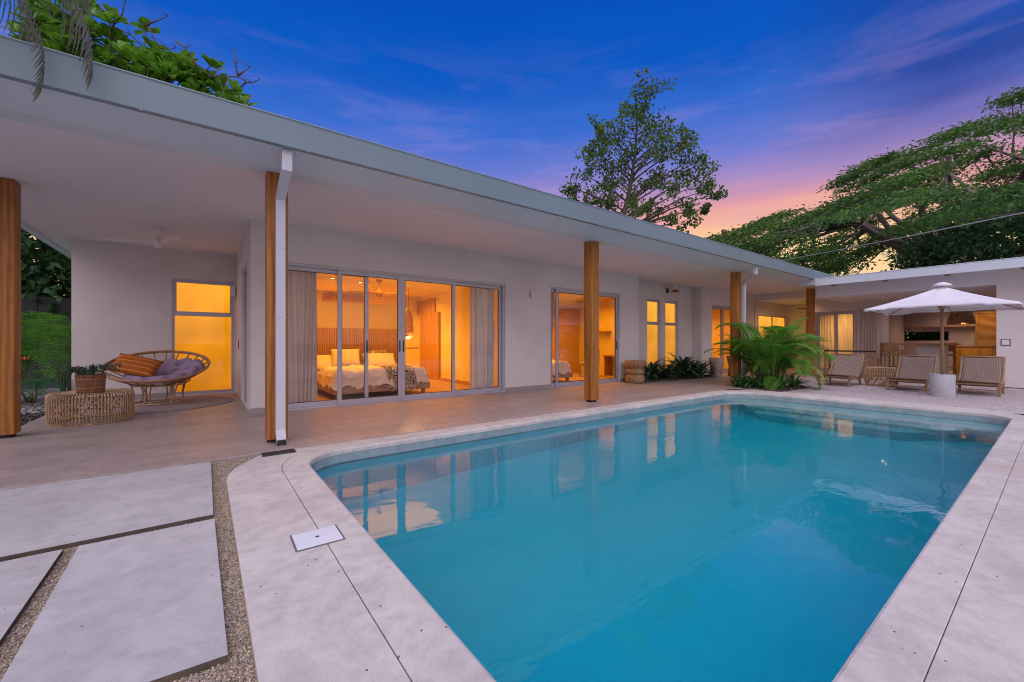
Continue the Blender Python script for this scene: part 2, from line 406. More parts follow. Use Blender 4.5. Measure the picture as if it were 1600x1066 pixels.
# gravel strips: bed sheet plus real stones
b = MB(); b.add([(-6, -4, -.035), (.16, -4, -.035), (.16, 5.215, -.035), (-6, 5.215, -.035)], [(0,1,2,3)])
b.add([(.16, 4.5, -.035), (.6, 4.5, -.035), (.6, 5.215, -.035), (.16, 5.215, -.035)], [(0,1,2,3)])
struct(b.build('gravel_bed', M_grav))
def stones(name, regions, dens, s0, s1, z, mat, **tags):
    P = []
    for (x0, x1, y0, y1) in regions:
        k = int((x1-x0)*(y1-y0)*dens); P.append(np.stack([RNG.uniform(x0, x1, k), RNG.uniform(y0, y1, k)], 1))
    P = np.concatenate(P); k = len(P); s = RNG.uniform(s0, s1, k)*RNG.choice([.6, 1, 1, 1.4], k)
    base = np.array([(1,0,0),(-.5,.87,0),(-.5,-.87,0),(.2,.1,.75),(.1,-.1,-.75)], float)
    base = np.array([(1,0,0),(0,1,0),(-1,0,0),(0,-1,0),(0,0,.7),(0,0,-.7)], float)
    V = base[None] * (s[:, None, None] * RNG.uniform(.6, 1.3, (k, 6, 1)))
    a = RNG.uniform(0, 6.28, k); ca, sa = np.cos(a), np.sin(a)
    x = V[..., 0]*ca[:, None] - V[..., 1]*sa[:, None]; y = V[..., 0]*sa[:, None] + V[..., 1]*ca[:, None]
    V = np.stack([x + P[:, 0, None], y + P[:, 1, None], V[..., 2] + (z + s*.35)[:, None]], -1).reshape(-1, 3)
    T = np.array([(0,1,4),(1,2,4),(2,3,4),(3,0,4),(1,0,5),(2,1,5),(3,2,5),(0,3,5)])
    F = (T[None] + (np.arange(k)*6)[:, None, None]).reshape(-1, 3)
    o = mesh_np(name, V, F, mat); o['kind'] = 'stuff'
    for q, w_ in tags.items(): o[q] = w_
    return o
def pebmat(name, c1, c2, c3):
    t = NT(name); g = t.N.new('ShaderNodeNewGeometry')
    return t.done(t.bsdf(t.ramp(g.outputs['Random Per Island'], [(0, c1), (.5, c2), (1, c3)]), .85, None, 0, .3))
stones('gravel', [(-.665, -.58, 1.5, 3.5), (.06, .16, 1.3, 5.2), (.15, .6, 4.4, 5.2), (-1.2, .1, 1.4, 2.1), (-4, .1, 3.48, 3.6), (-2.5, .15, 5.16, 5.22)], 20000, .003, .0062, -.035,
       pebmat('gravel_stones', (.20, .14, .095), (.40, .31, .22), (.60, .50, .38)), label='fine beige crushed gravel between the concrete slabs')
# gravel terrace beyond the pool, left garden bed
b = MB(); b.add([(11.15, 5.3, -.02), (11.15, -.3, -.02), (12.9, -.3, -.02), (12.9, -12, -.02), (30, -12, -.02), (30, 5.3, -.02)], [(5,4,3,2,1,0)][:1])
b.f = [(0,1,2,3,4,5)]; struct(b.build('gravel_terrace', M_pink))
stones('gravel', [(11.3, 16.8, -1.5, 5.2)], 700, .005, .010, -.02, pebmat('pink_stones', (.42, .36, .36), (.56, .49, .51), (.70, .64, .66)), label='pale pinkish gravel under the loungers beyond the pool')
b = MB(); b.add([(-14, 5.2, -.05), (-2.09, 5.2, -.05), (-2.09, 22, -.05), (-14, 22, -.05)], [(0,1,2,3)]); struct(b.build('garden_bed', M_greyg))
stones('gravel', [(-4.2, -2.1, 9, 12.6)], 900, .015, .03, -.05, pebmat('grey_stones', (.12, .11, .12), (.26, .25, .27), (.5, .48, .5)), label='loose grey gravel beside the patio on the left')
stones('mulch', [(-3.6, -2.12, 8.3, 10.6)], 1600, .018, .04, -.045, pebmat('mulch_bits', (.012, .01, .009), (.04, .03, .024), (.09, .07, .06)), label='dark bark mulch along the left patio edge')
b = MB(); b.box(-3.7, -2.75, 10.7, 12.0, -.06, -.01); struct(b.build('garden_step', M_pav, bevel=.01))
# ------------------------------------------------------------------ pool shell and water
def plaster_pool():
    t = NT('pool_plaster'); co = t.co('Object'); a = t.noise(co, .8, 6, .6); b_ = t.noise(co, 6, 5, .6)
    col = t.mix(t.ramp(a, [(.3, 0), (.7, 1)]), (.25, .82, .865), (.31, .87, .90)); col = t.mix(t.math('MULTIPLY', t.ramp(b_, [(.4, 0), (.7, 1)]), .2), col, (.17, .60, .70))
    return t.done(t.bsdf(col, .7, t.bump(b_, .2, .01), 0, .3))
M_pool = plaster_pool()
shell = off(inner, .003)
b = MB(); vs = []; fs = []; N_ = len(shell)
for z in (-.24, -1.42): vs += [(x, y, z) for x, y in shell]
vs += [(x, y, -1.5) for x, y in off(inner, -.10)]
fs = []
for k in range(2):
    for i in range(N_):
        j = (i+1) % N_; fs.append((k*N_+i, k*N_+j, (k+1)*N_+j, (k+1)*N_+i))
fs.append(tuple(range(2*N_, 3*N_)))
b.add(vs, [tuple(reversed(f)) for f in fs[:-1]] + [fs[-1]])
pool = struct(b.build('swimming_pool', M_pool, smooth=False))
M_band = concrete('waterline_render', (.30, .38, .40), (.22, .31, .34), .6, 0, (.2, .26, .26), .3, .4, 2)
b = MB(); vs = [(x, y, z) for z in (-.056, -.245) for x, y in shell]
b.add(vs, [(i+N_, (i+1) % N_ + N_, (i+1) % N_, i) for i in range(N_)]); b.build('waterline_band', M_band, pool)
M_step = concrete('pool_step', (.55, .80, .80), (.48, .74, .76), .7, 0, (.4, .6, .62), .2, .4, 2)
def step(x0, y0, y1, z, r):
    b = MB(); b.prism(rr(x0, PX1+.05, y0, y1, (r, .01, .01, r), 8), -1.55, z); return b.build('step', M_step, pool, bevel=.03)
step(9.9, PY0-.02, PY1+.02, -.30, .02); step(9.5, .95, 4.35, -.52, .35); step(9.1, 1.35, 3.95, -.80, .35)
def watermat():
    t = NT('pool_water'); co = t.co('Object', (1, 1, 1))
    n1 = t.noise(t.co('Object', (1, 2.0, 1), (0, 0, .5)), 1.6, 3, .5, .6); n2 = t.noise(co, 6.5, 2, .5, .3)
    nr = t.bump(n1, .035, .10); nr = t.bump(n2, .02, .02, nr)
    rf = t.N.new('ShaderNodeBsdfRefraction'); rf.inputs['IOR'].default_value = 1.33; rf.inputs['Roughness'].default_value = 0; t.L.new(nr, rf.inputs['Normal'])
    gl = t.N.new('ShaderNodeBsdfGlossy'); gl.inputs['Roughness'].default_value = .03; t.L.new(nr, gl.inputs['Normal'])
    fr = t.N.new('ShaderNodeFresnel'); fr.inputs[0].default_value = 1.36; t.L.new(nr, fr.inputs['Normal'])
    m = t.N.new('ShaderNodeMixShader'); t.L.new(t.math('ADD', t.math('MULTIPLY', fr.outputs[0], .9), .085), m.inputs[0]); t.L.new(rf.outputs[0], m.inputs[1]); t.L.new(gl.outputs[0], m.inputs[2])
    va = t.N.new('ShaderNodeVolumeAbsorption'); va.inputs[0].default_value = (.0, .905, .968, 1); va.inputs[1].default_value = .85
    t.L.new(va.outputs[0], t.out.inputs['Volume']); return t.done(m)
b = MB(); b.prism(off(inner, .05), -1.6, -.15); water = struct(b.build('pool_water', watermat()))
# ------------------------------------------------------------------ the house
H = thing('house', 'low white modern house with a long flat roof and lit orange windows', 'house')
def wall(u0, u1, rz, org, z0, z1, holes=(), th=.15, mat=None, name='wall', flip=1):
    """wall in a local frame: u along, depth inward; holes (ua, ub, za, zb)"""
    m = Matrix.Translation(org) @ Matrix.Rotation(rz, 4, 'Z')
    us = sorted({u0, u1, *[h[0] for h in holes], *[h[1] for h in holes]}); b = MB()
    for a, c in zip(us, us[1:]):
        hs = sorted([(h[2], h[3]) for h in holes if h[0] <= a + 1e-6 and h[1] >= c - 1e-6]); z = z0
        for (za, zb) in hs:
            if za > z + 1e-6: b.box(a, c, 0, th, z, za, m)
            z = max(z, zb)
        if z < z1 - 1e-6: b.box(a, c, 0, th, z, z1, m)
    return b.build(name, mat or M_wall, H)
SOF = 3.25
wall(.63, 11.06, 0, (0, 8.08, 0), 0, SOF, [(1.0, 5.84, 0, 2.6), (7.3, 10.13, 0, 2.67)])
wall(11.06, 14.84, 0, (0, 8.46, 0), 0, SOF, [(12.03, 12.80, .12, 2.68), (13.1, 13.9, .12, 2.68)])
for x_ in (10.9, 14.84): b = MB(); b.box(x_, x_+.16, 8.23, 8.46, 0, SOF); b.build('wall', M_wall, H)
wall(14.84, 19.2, 0, (0, 8.08, 0), 0, SOF, [(15.6, 17.5, 0, 2.63)])
wall(-2.1, .63, 0, (0, 11.8, 0), 0, SOF, [(-.56, .58, .04, 2.62)])
wall(0, 3.57, R(-90), (.63, 11.8, 0), 0, SOF, [(1.75, 2.95, .02, 2.66)], th=.14)
b = MB(); b.box(-2.1, -1.95, 11.95, 14.2, 0, SOF); b.build('wall', M_wall, H)
# skirting strips along the foot of the walls
for (x0, x1, y) in ((.60, 1.0, 8.065), (5.84, 7.3, 8.065), (10.13, 11.06, 8.065), (17.5, 19.2, 8.065)):
    b = MB(); b.box(x0, x1, y, y+.012, 0, .10); b.build('skirting', paint('skirting_stone', (.36, .31, .31), .6, .05, 2, .1), H)
b = MB(); b.box(-2.1, -.56, 11.786, 11.798, 0, .1); b.build('skirting', _M['skirting_stone'], H)
# soffit, beam, roof, gutter
b = MB(); b.box(-2.55, 22.4, 5.74, 14.6, SOF, SOF+.05); b.build('soffit', M_soff, H)
b = MB(); pr = [(5.035, 3.335), (5.035, 3.318), (5.50, 3.222), (5.74, 3.222), (5.74, 3.42), (5.45, 3.42)]
b.add([(x, y, z) for x in (-2.56, 19.6) for y, z in pr], [(i, (i+1) % 6, (i+1) % 6 + 6, i+6) for i in range(6)] + [(5,4,3,2,1,0), (6,7,8,9,10,11)]); b.build('eaves_beam', M_beamw, H)
b = MB(); b.box(-2.56, -2.45, 5.74, 14.6, 3.2, 3.42); b.build('eaves_beam', M_beamw, H, bevel=.006)
b = MB(); b.add([(-2.62, 5.3, 3.5), (19.9, 5.3, 3.5), (19.9, 14.8, 3.5), (-2.62, 14.8, 3.5), (-2.62, 5.3, 3.585), (19.9, 5.3, 3.585), (19.9, 14.8, 3.85), (-2.62, 14.8, 3.85)],
      [(0,3,2,1),(4,5,6,7),(0,1,5,4),(1,2,6,5),(2,3,7,6),(3,0,4,7)]); b.build('roof', M_fasc, H)
b = MB(); b.box(-2.62, -2.575, 5.0, 14.8, 3.3, 3.6); b.build('bargeboard', M_fasc, H, bevel=.004)
g = MB()   # gutter: outer face, rolled lip, flat bottom
prof = [(4.99, 3.30), (4.985, 3.305), (4.985, 3.585), (4.975, 3.60), (4.985, 3.612), (5.01, 3.61), (5.015, 3.36), (5.05, 3.36), (5.05, 3.30)]
x0, x1 = -2.575, 18.9
nv = len(prof); g.add([(x0, y, z) for y, z in prof] + [(x1, y, z) for y, z in prof], [(i, i+nv, (i+1) % nv + nv, (i+1) % nv) for i in range(nv)] + [tuple(range(nv)), tuple(range(2*nv-1, nv-1, -1))])
gut = g.build('gutter', M_fasc, H)
for x in (-1.9, -.45, .92, 2.25, 3.7, 5.2, 6.65, 8.1, 9.6, 11.0, 12.5, 14):
    b = MB(); b.box(x-.012, x+.012, 4.981, 4.9865, 3.292, 3.37);  b.build('bracket', M_fasc, gut)
# posts
def post(x, y, top=3.225, w=.11, rz=0):
    b = MB(); prof = rr(-w, w, -w, w, (.015,)*4, 3); b.prism(prof, .045, top)
    o = b.build('post', M_post, H); o.location = (x, y, 0); o.rotation_euler = (0, 0, rz)
    f = MB(); f.box(-.07, .07, -.07, .07, .0, .046); f.box(-.1, .1, -.008, .008, .0, .05); f.build('post_foot', M_dark, o)
    return o
post(.71, 5.73); post(6.29, 5.73); post(12.42, 5.73); post(18.4, 5.75, 3.24)
p0 = post(-2.02, 8.02, 3.24, .12)
def downpipe(x, side=0):
    b = MB(); w = .049
    def rect(pts):   # rectangular section swept along a path in the YZ plane
        n = len(pts)
        vs = []
        for (xx, y, z, dy, dz) in pts: vs += [(xx-w, y-dy, z-dz), (xx+w, y-dy, z-dz), (xx+w, y+dy, z+dz), (xx-w, y+dy, z+dz)]
        fs = []
        for i in range(n-1):
            for k in range(4): fs.append((4*i+k, 4*i+(k+1) % 4, 4*i+4+(k+1) % 4, 4*i+4+k))
        fs += [(3,2,1,0), tuple(4*(n-1)+k for k in range(4))]
        b.add(vs, fs)
    rect([(x, 5.10, 3.30, .04, 0), (x, 5.10, 3.09, .04, .02), (x-side, 5.565, 2.90, .038, .02), (x-side, 5.565, .17, .038, 0), (x-side, 5.50, .05, .038, .02)])
    o = b.build('downpipe', M_pipe, H)
    for z in (2.32, 1.5, .72):
        c = MB(); c.box(x-side-w-.004, x-side+w+.004, 5.522, 5.606, z-.008, z+.008); c.build('bracket', M_pipe, o)
    c = MB(); c.box(x-side-.045, x-side+.045, 5.45, 5.52, .0, .06); c.build('outlet', M_dark, o)
downpipe(.73); downpipe(12.18, -.38)
# ------------------------------------------------------------------ doors and windows
def frame_box(b, u0, u1, z0, z1, w, d0, d1, bot=None):
    bt = w if bot is None else bot
    b.box(u0, u0+w, d0, d1, z0, z1); b.box(u1-w, u1, d0, d1, z0, z1)
    b.box(u0+w, u1-w, d0, d1, z1-w, z1); b.box(u0+w, u1-w, d0, d1, z0, z0+bt)
def sliding(org, rz, width, h, panels, handles=(), name='sliding_door', z0=0, fw=.045):
    """panels (u0, u1, depth)"""
    b = MB(); frame_box(b, 0, width, z0, h, fw, .03, .17, .03)
    d = b.build(name, M_alu, H, bevel=.003); d.location = org; d.rotation_euler = (0, 0, rz)
    for (a, c, dp) in panels:
        f = MB(); frame_box(f, a, c, z0+.03, h-fw+.003, .075, dp, dp+.035, .085); f.build('panel_frame', M_alu, d, bevel=.003)
        s = MB(); frame_box(s, a+.075, c-.075, z0+.115, h-fw-.072, .008, dp+.004, dp+.031); s.build('seal', M_dark, d)
        p = MB(); p.box(a+.08, c-.08, dp+.015, dp+.019, z0+.12, h-fw-.078); p.build('pane', M_glass, d)
    for (u, dp) in handles:
        f = MB(); f.box(u-.012, u+.012, dp-.012, dp+.002, 1.0, 1.24); f.build('handle', M_dark, d, bevel=.003)
    return d
sliding((1.0, 8.08, 0), 0, 4.84, 2.6, [(.045, 1.60, .11), (1.01, 2.255, .055), (2.255, 3.50, .055), (3.445, 4.795, .11)], [(2.215, .055), (2.295, .055), (1.57, .11)])
sliding((7.3, 8.08, 0), 0, 2.83, 2.67, [(.045, 1.50, .11), (.26, 2.78, .055)], [(2.74, .055)])
sliding((15.6, 8.08, 0), 0, 1.9, 2.63, [(.045, 1.02, .11), (.96, 1.86, .055)])
sliding((.63, 10.05, 0), R(-90), 1.20, 2.66, [(.045, .64, .10), (.60, 1.16, .05)])
M_lit1 = emit('frosted_lit_glass', (1.0, .36, .008), .60, .22)
M_lit2 = emit('frosted_lit_glass_pale', (1.0, .42, .04), .60, .22)
def window2(org, rz, w, z0, z1, zt, lit, name='window'):
    b = MB(); frame_box(b, 0, w, z0, z1, .05, .03, .13); b.box(.05, w-.05, .03, .13, zt-.035, zt+.035)
    d = b.build(name, M_alu, H, bevel=.003); d.location = org; d.rotation_euler = (0, 0, rz)
    f = MB(); frame_box(f, .05, w-.05, zt+.035, z1-.05, .03, .045, .075); f.build('sash', M_alu, d, bevel=.002)
    for za, zb in ((z0+.05, zt-.035), (zt+.065, z1-.08)):
        e = 0 if za < zt-.1 else .03
        p = MB(); p.box(.05+e, w-.05-e, .085, .10, za, zb); p.build('frosted_pane', lit, d)
        g_ = MB(); g_.box(.05+e, w-.05-e, .068, .072, za, zb); g_.build('pane', M_glass, d)
    return d
window2((-.56, 11.8, 0), 0, 1.14, .04, 2.62, 1.83, M_lit1, 'frosted_door')
window2((12.03, 8.46, 0), 0, .77, .12, 2.68, 1.84, M_lit2); window2((13.1, 8.46, 0), 0, .80, .12, 2.68, 1.84, M_lit2)
# ------------------------------------------------------------------ lit rooms
def room(x0, x1, y0, y1, h, mat=None, floor=None):
    t = .06
    for nm, bx, mt in (('room_floor', (x0, x1, y0, y1, -.01, .012), floor or M_floorw), ('room_ceiling', (x0, x1, y0, y1, h, h+t), M_room),
                    ('room_wall', (x0-t, x0, y0, y1, 0, h+t), mat or M_room), ('room_wall', (x1, x1+t, y0, y1, 0, h+t), mat or M_room), ('room_wall', (x0-t, x1+t, y1, y1+t, 0, h+t), mat or M_room)):
        b = MB(); b.box(*bx); b.build(nm, mt, H)
def arealight(name, loc, sx, sy, e, col=(1, .365, .003), rot=(0, 0, 0)):
    l = bpy.data.lights.new(name, 'AREA'); l.shape = 'RECTANGLE'; l.size = sx; l.size_y = sy; l.energy = e; l.color = col; l.spread = R(145)
    o = bpy.data.objects.new(name, l); COL.objects.link(o); o.location = loc; o.rotation_euler = rot; return o
room(.80, 5.95, 8.24, 13.4, 2.75); room(6.9, 11.95, 8.62, 11.6, 2.8); room(15.2, 19.0, 8.24, 11.5, 2.75)
b = MB(); b.box(6.9, 10.88, 8.235, 8.62, -.01, .012); b.build('room_floor', M_floorw, H)
b = MB(); b.box(6.9, 10.88, 8.235, 8.62, 2.8, 2.86); b.build('room_ceiling', M_room, H)
b = MB(); b.box(6.84, 6.9, 8.235, 8.62, 0, 2.86); b.build('room_wall', M_room, H)
# bedroom one: half wall with fluted timber panel
b = MB(); b.box(.80, 4.42, 11.0, 11.12, 0, 2.22); b.build('half_wall', paint('half_wall_plaster', (.50, .40, .27), .8, .03, 1, .1), H)
hb = MB(); hb.box(.85, 4.38, 10.965, 10.998, 0, 1.56); hbo = hb.build('headboard_panel', M_roomw, H)
b = MB()
x = .87
while x < 4.36: b.box(x, x+.035, 10.945, 10.966, .02, 1.55); x += .055
b.build('flute', M_roomw, hbo, kind='stuff')
b = MB(); b.box(5.88, 5.948, 11.7, 13.1, 0, 2.15); b.box(5.9, 5.948, 12.0, 13.38, 2.15, 2.6); b.build('wardrobe_door', M_roomw, H, bevel=.004)
b = MB(); b.box(5.90, 5.948, 8.3, 11.7, .012, .1); b.build('skirting', M_roomw, H)
b = MB(); b.box(2.9, 4.1, 13.3, 13.398, 2.42, 2.66); 
b.build('air_grille', M_roomw, H)
b = MB(); b.box(7.0, 9.8, 11.53, 11.598, 0, 2.35); b.box(9.85, 11.93, 11.53, 11.598, 0, 2.5); b.build('timber_panel', wood('panel_timber', (.42, .26, .12), (.52, .34, .18), .5, 2, 1), H)
for nm, loc, sx, sy, e in (('ceiling_light_one', (3.0, 9.7, 2.72), 3.2, 1.6, 54), ('ceiling_light_two', (3.2, 12.3, 2.72), 3.4, 1.2, 66), ('ceiling_light_three', (5.0, 12.2, 2.72), .8, 1.0, 22),
                           ('ceiling_light_four', (9.6, 9.9, 2.77), 3.6, 1.5, 66), ('ceiling_light_five', (17, 9.8, 2.72), 2.4, 1.8, 52)):
    arealight(nm, loc, sx, sy, e)
# ------------------------------------------------------------------ the wing at the end of the pool
WX = 16.3
b = MB(); b.box(WX, WX+.05, -9, 4.975, 3.07, 3.31); b.box(WX-.012, WX+.05, -9, 4.975, 3.31, 3.325); b.build('wing_fascia', M_beamw, H, bevel=.004)
b = MB(); b.add([(WX+.02, -9, 3.13), (WX+.02, 5.44, 3.13), (26.5, 5.44, 3.6), (26.5, -9, 3.6), (WX+.02, -9, 3.30), (WX+.02, 5.44, 3.30), (26.5, 5.44, 3.8), (26.5, -9, 3.8)],
      [(0,3,2,1),(4,5,6,7),(0,1,5,4),(1,2,6,5),(2,3,7,6),(3,0,4,7)]); b.build('wing_roof', M_beamw, H)
for y in (4.55, 3.25, 1.95, .62, -.7, -2.0):
    b = MB(); b.box(WX+.06, WX+.42, y-.04, y+.04, 3.05, 3.14); b.build('rafter_end', M_teak, H)
# beam, ceiling and walls of the open terrace
b = MB(); b.box(17.2, 17.42, 1.1, 5.2, 2.76, 3.2); b.build('wing_beam', M_soff, H)
b = MB(); b.box(17.2, 17.42, -9, 1.1, 0, 3.2); b.build('wall', M_wall, H)
b = MB(); b.box(19.2, 19.4, 5.74, 8.08, 3.0, 3.248); b.build('wing_beam', M_wall, H)
b = MB(); b.box(17.42, 26, -3, 5.2, 2.77, 2.83); b.box(19.4, 26, 5.2, 8.1, 3.0, 3.05); b.build('terrace_ceiling', M_soff, H)
b = MB(); b.box(19.2, 26, -3, 5.3, -.01, .0); b.build('terrace_floor', M_patio, H)
b = MB(); b.box(19.4, 26, 5.3, 8.1, -.01, .001); b.build('terrace_floor', M_patio, H)
wall(0, 2.45, R(-90), (20.6, 6.4, 0), 0, 3.05, [(.12, 1.5, 0, 2.46)], name='wall')
b = MB(); b.box(20.75, 22.8, 6.25, 6.4, 0, 3.05); b.box(22.8, 22.95, 6.4, 8.1, 0, 3.05); b.build('wall', M_wall, H)
wall(19.35, 26, 0, (0, 8.1, 0), 0, 3.25, [(19.6, 22.6, .9, 2.42)])
sliding((20.6, 6.28, 0), R(-90), 1.38, 2.46, [(.045, .72, .1), (.68, 1.335, .05)], [(1.3, .05)])
b = MB(); b.box(19.62, 22.58, 8.14, 8.155, .92, 2.40); b.build('frosted_pane', M_lit2, H)
b = MB(); frame_box(b, 19.6, 22.6, .9, 2.42, .05, 8.09, 8.14); b.box(21.08, 21.13, 8.09, 8.14, .95, 2.37); b.build('window', M_alu, H)
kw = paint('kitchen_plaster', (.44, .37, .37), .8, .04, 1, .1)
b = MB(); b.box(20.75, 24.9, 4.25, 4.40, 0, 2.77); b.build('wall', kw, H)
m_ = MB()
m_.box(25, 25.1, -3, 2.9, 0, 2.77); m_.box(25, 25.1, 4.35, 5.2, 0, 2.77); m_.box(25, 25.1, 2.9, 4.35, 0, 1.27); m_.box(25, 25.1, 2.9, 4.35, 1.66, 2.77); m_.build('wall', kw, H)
# room behind the sliding door of the wing (lit)
arealight('wing_room_light', (21.8, 5.3, 2.6), 1.2, .8, 34, (1, .5, .12))
arealight('kitchen_light', (23.6, 2.4, 2.74), 1.6, 1.4, 15, (1, .66, .46)); arealight('terrace_light', (20.0, 6.9, 2.98), .9, .9, 6, (1, .58, .28))
arealight('terrace_light_two', (19.0, 3.6, 2.75), 1.2, 2.0, 5, (1, .6, .34))
# ------------------------------------------------------------------ furniture materials
M_rat = paint('rattan', (.52, .35, .18), .55, .25, 9, .3, 120)
M_ratd = paint('rattan_brown', (.42, .23, .12), .5, .25, 9, .3, 120)
def weave(name, c1, c2, s=60):
    t = NT(name); co = t.co('Object')
    a = t.N.new('ShaderNodeTexWave'); t.L.new(co, a.inputs[0]); a.bands_direction = 'X'; a.inputs['Scale'].default_value = s*.5; a.inputs['Distortion'].default_value = .5
    b_ = t.N.new('ShaderNodeTexWave'); t.L.new(co, b_.inputs[0]); b_.bands_direction = 'Y'; b_.inputs['Scale'].default_value = s*.35; b_.inputs['Distortion'].default_value = .5
    h = t.math('MULTIPLY', a.outputs['Fac'], b_.outputs['Fac']); g = t.noise(co, 5, 4)
    col = t.mix(t.math('MULTIPLY', h, .8), c1, c2); col = t.mix(t.math('MULTIPLY', t.ramp(g, [(.35, 0), (.7, 1)]), .3), col, sc(c1, 1.1))
    return t.done(t.bsdf(col, .75, t.bump(h, .6, .004), 0, .25))
M_sling = weave('woven_sling', (.20, .14, .11), (.54, .43, .37), 34)
M_basket = weave('woven_basket', (.20, .09, .045), (.44, .23, .12), 40)
M_canv = paint('canvas', (.74, .72, .76), .9, .04, 2, .3, 200)
M_conc = paint('planter_concrete', (.50, .50, .54), .8, .08, 2, .15, 40)
M_purple = paint('mauve_cotton', (.33, .25, .36), .95, .15, 3, .5, 150)
def stripes():
    t = NT('striped_orange_cloth'); co = t.co('Object'); s = t.N.new('ShaderNodeSeparateXYZ'); t.L.new(co, s.inputs[0])
    w = t.math('SINE', t.math('MULTIPLY', s.outputs[1], 62.0)); th = t.math('GREATER_THAN', w, .86)
    f = t.noise(co, 12, 4); base = t.mix(f, (.34, .085, .012), (.52, .15, .02))
    return t.done(t.bsdf(t.mix(th, base, (.62, .28, .10)), .9, t.bump(t.noise(co, 200, 2), .4, .003), 0, .2))
M_stripe = stripes()
def zebra():
    t = NT('patterned_throw'); co = t.co('Object'); n = t.noise(co, 5, 2, .5, 3.0)
    b_ = t.math('SINE', t.math('MULTIPLY', n, 48)); f = t.math('GREATER_THAN', b_, .15)
    return t.done(t.bsdf(t.mix(f, (.06, .035, .02), (.72, .6, .45)), .9, None, 0, .2))
M_zeb = zebra()
def curtainmat(name='curtain_cloth', tk=.08):
    t = NT(name); c = (.66, .62, .60)
    b_ = t.bsdf(c, .95, t.bump(t.noise(t.co('Object'), 200, 2), .2, .002), 0, .1); tr = t.N.new('ShaderNodeBsdfTranslucent'); tr.inputs[0].default_value = (*c, 1)
    m = t.N.new('ShaderNodeMixShader'); m.inputs[0].default_value = tk; t.L.new(b_.outputs[0], m.inputs[1]); t.L.new(tr.outputs[0], m.inputs[2]); return t.done(m)
M_curt = curtainmat()
# ------------------------------------------------------------------ outdoor things
def pillow(w, h, th, mat, name='cushion', parent=None, n=17):
    b = MB()
    for s in (1, -1):
        def fn(u, v):
            x, y = 2*u-1, 2*v-1; e = max(0, (1-abs(x)**2.6)*(1-abs(y)**2.6)); k = 1-.07*(abs(x)*abs(y))**2+.0
            pin = 1 - .06*(1-abs(y)**2)*abs(x)**3
            return (x*w/2*pin, y*h/2*(1-.06*(1-abs(x)**2)*abs(y)**3), s*th/2*e**.45)
        b.grid(n, n, fn)
        if s == 1: k = len(b.f)
    b.f[k:] = [tuple(reversed(f)) for f in b.f[k:]]
    me = b.mesh(name, mat); bm = bmesh.new(); bm.from_mesh(me); bmesh.ops.remove_doubles(bm, verts=bm.verts, dist=1e-4); bm.to_mesh(me); bm.free()
    me.polygons.foreach_set('use_smooth', [True]*len(me.polygons))
    o = bpy.data.objects.new(name, me); COL.objects.link(o); o.parent = parent; return o
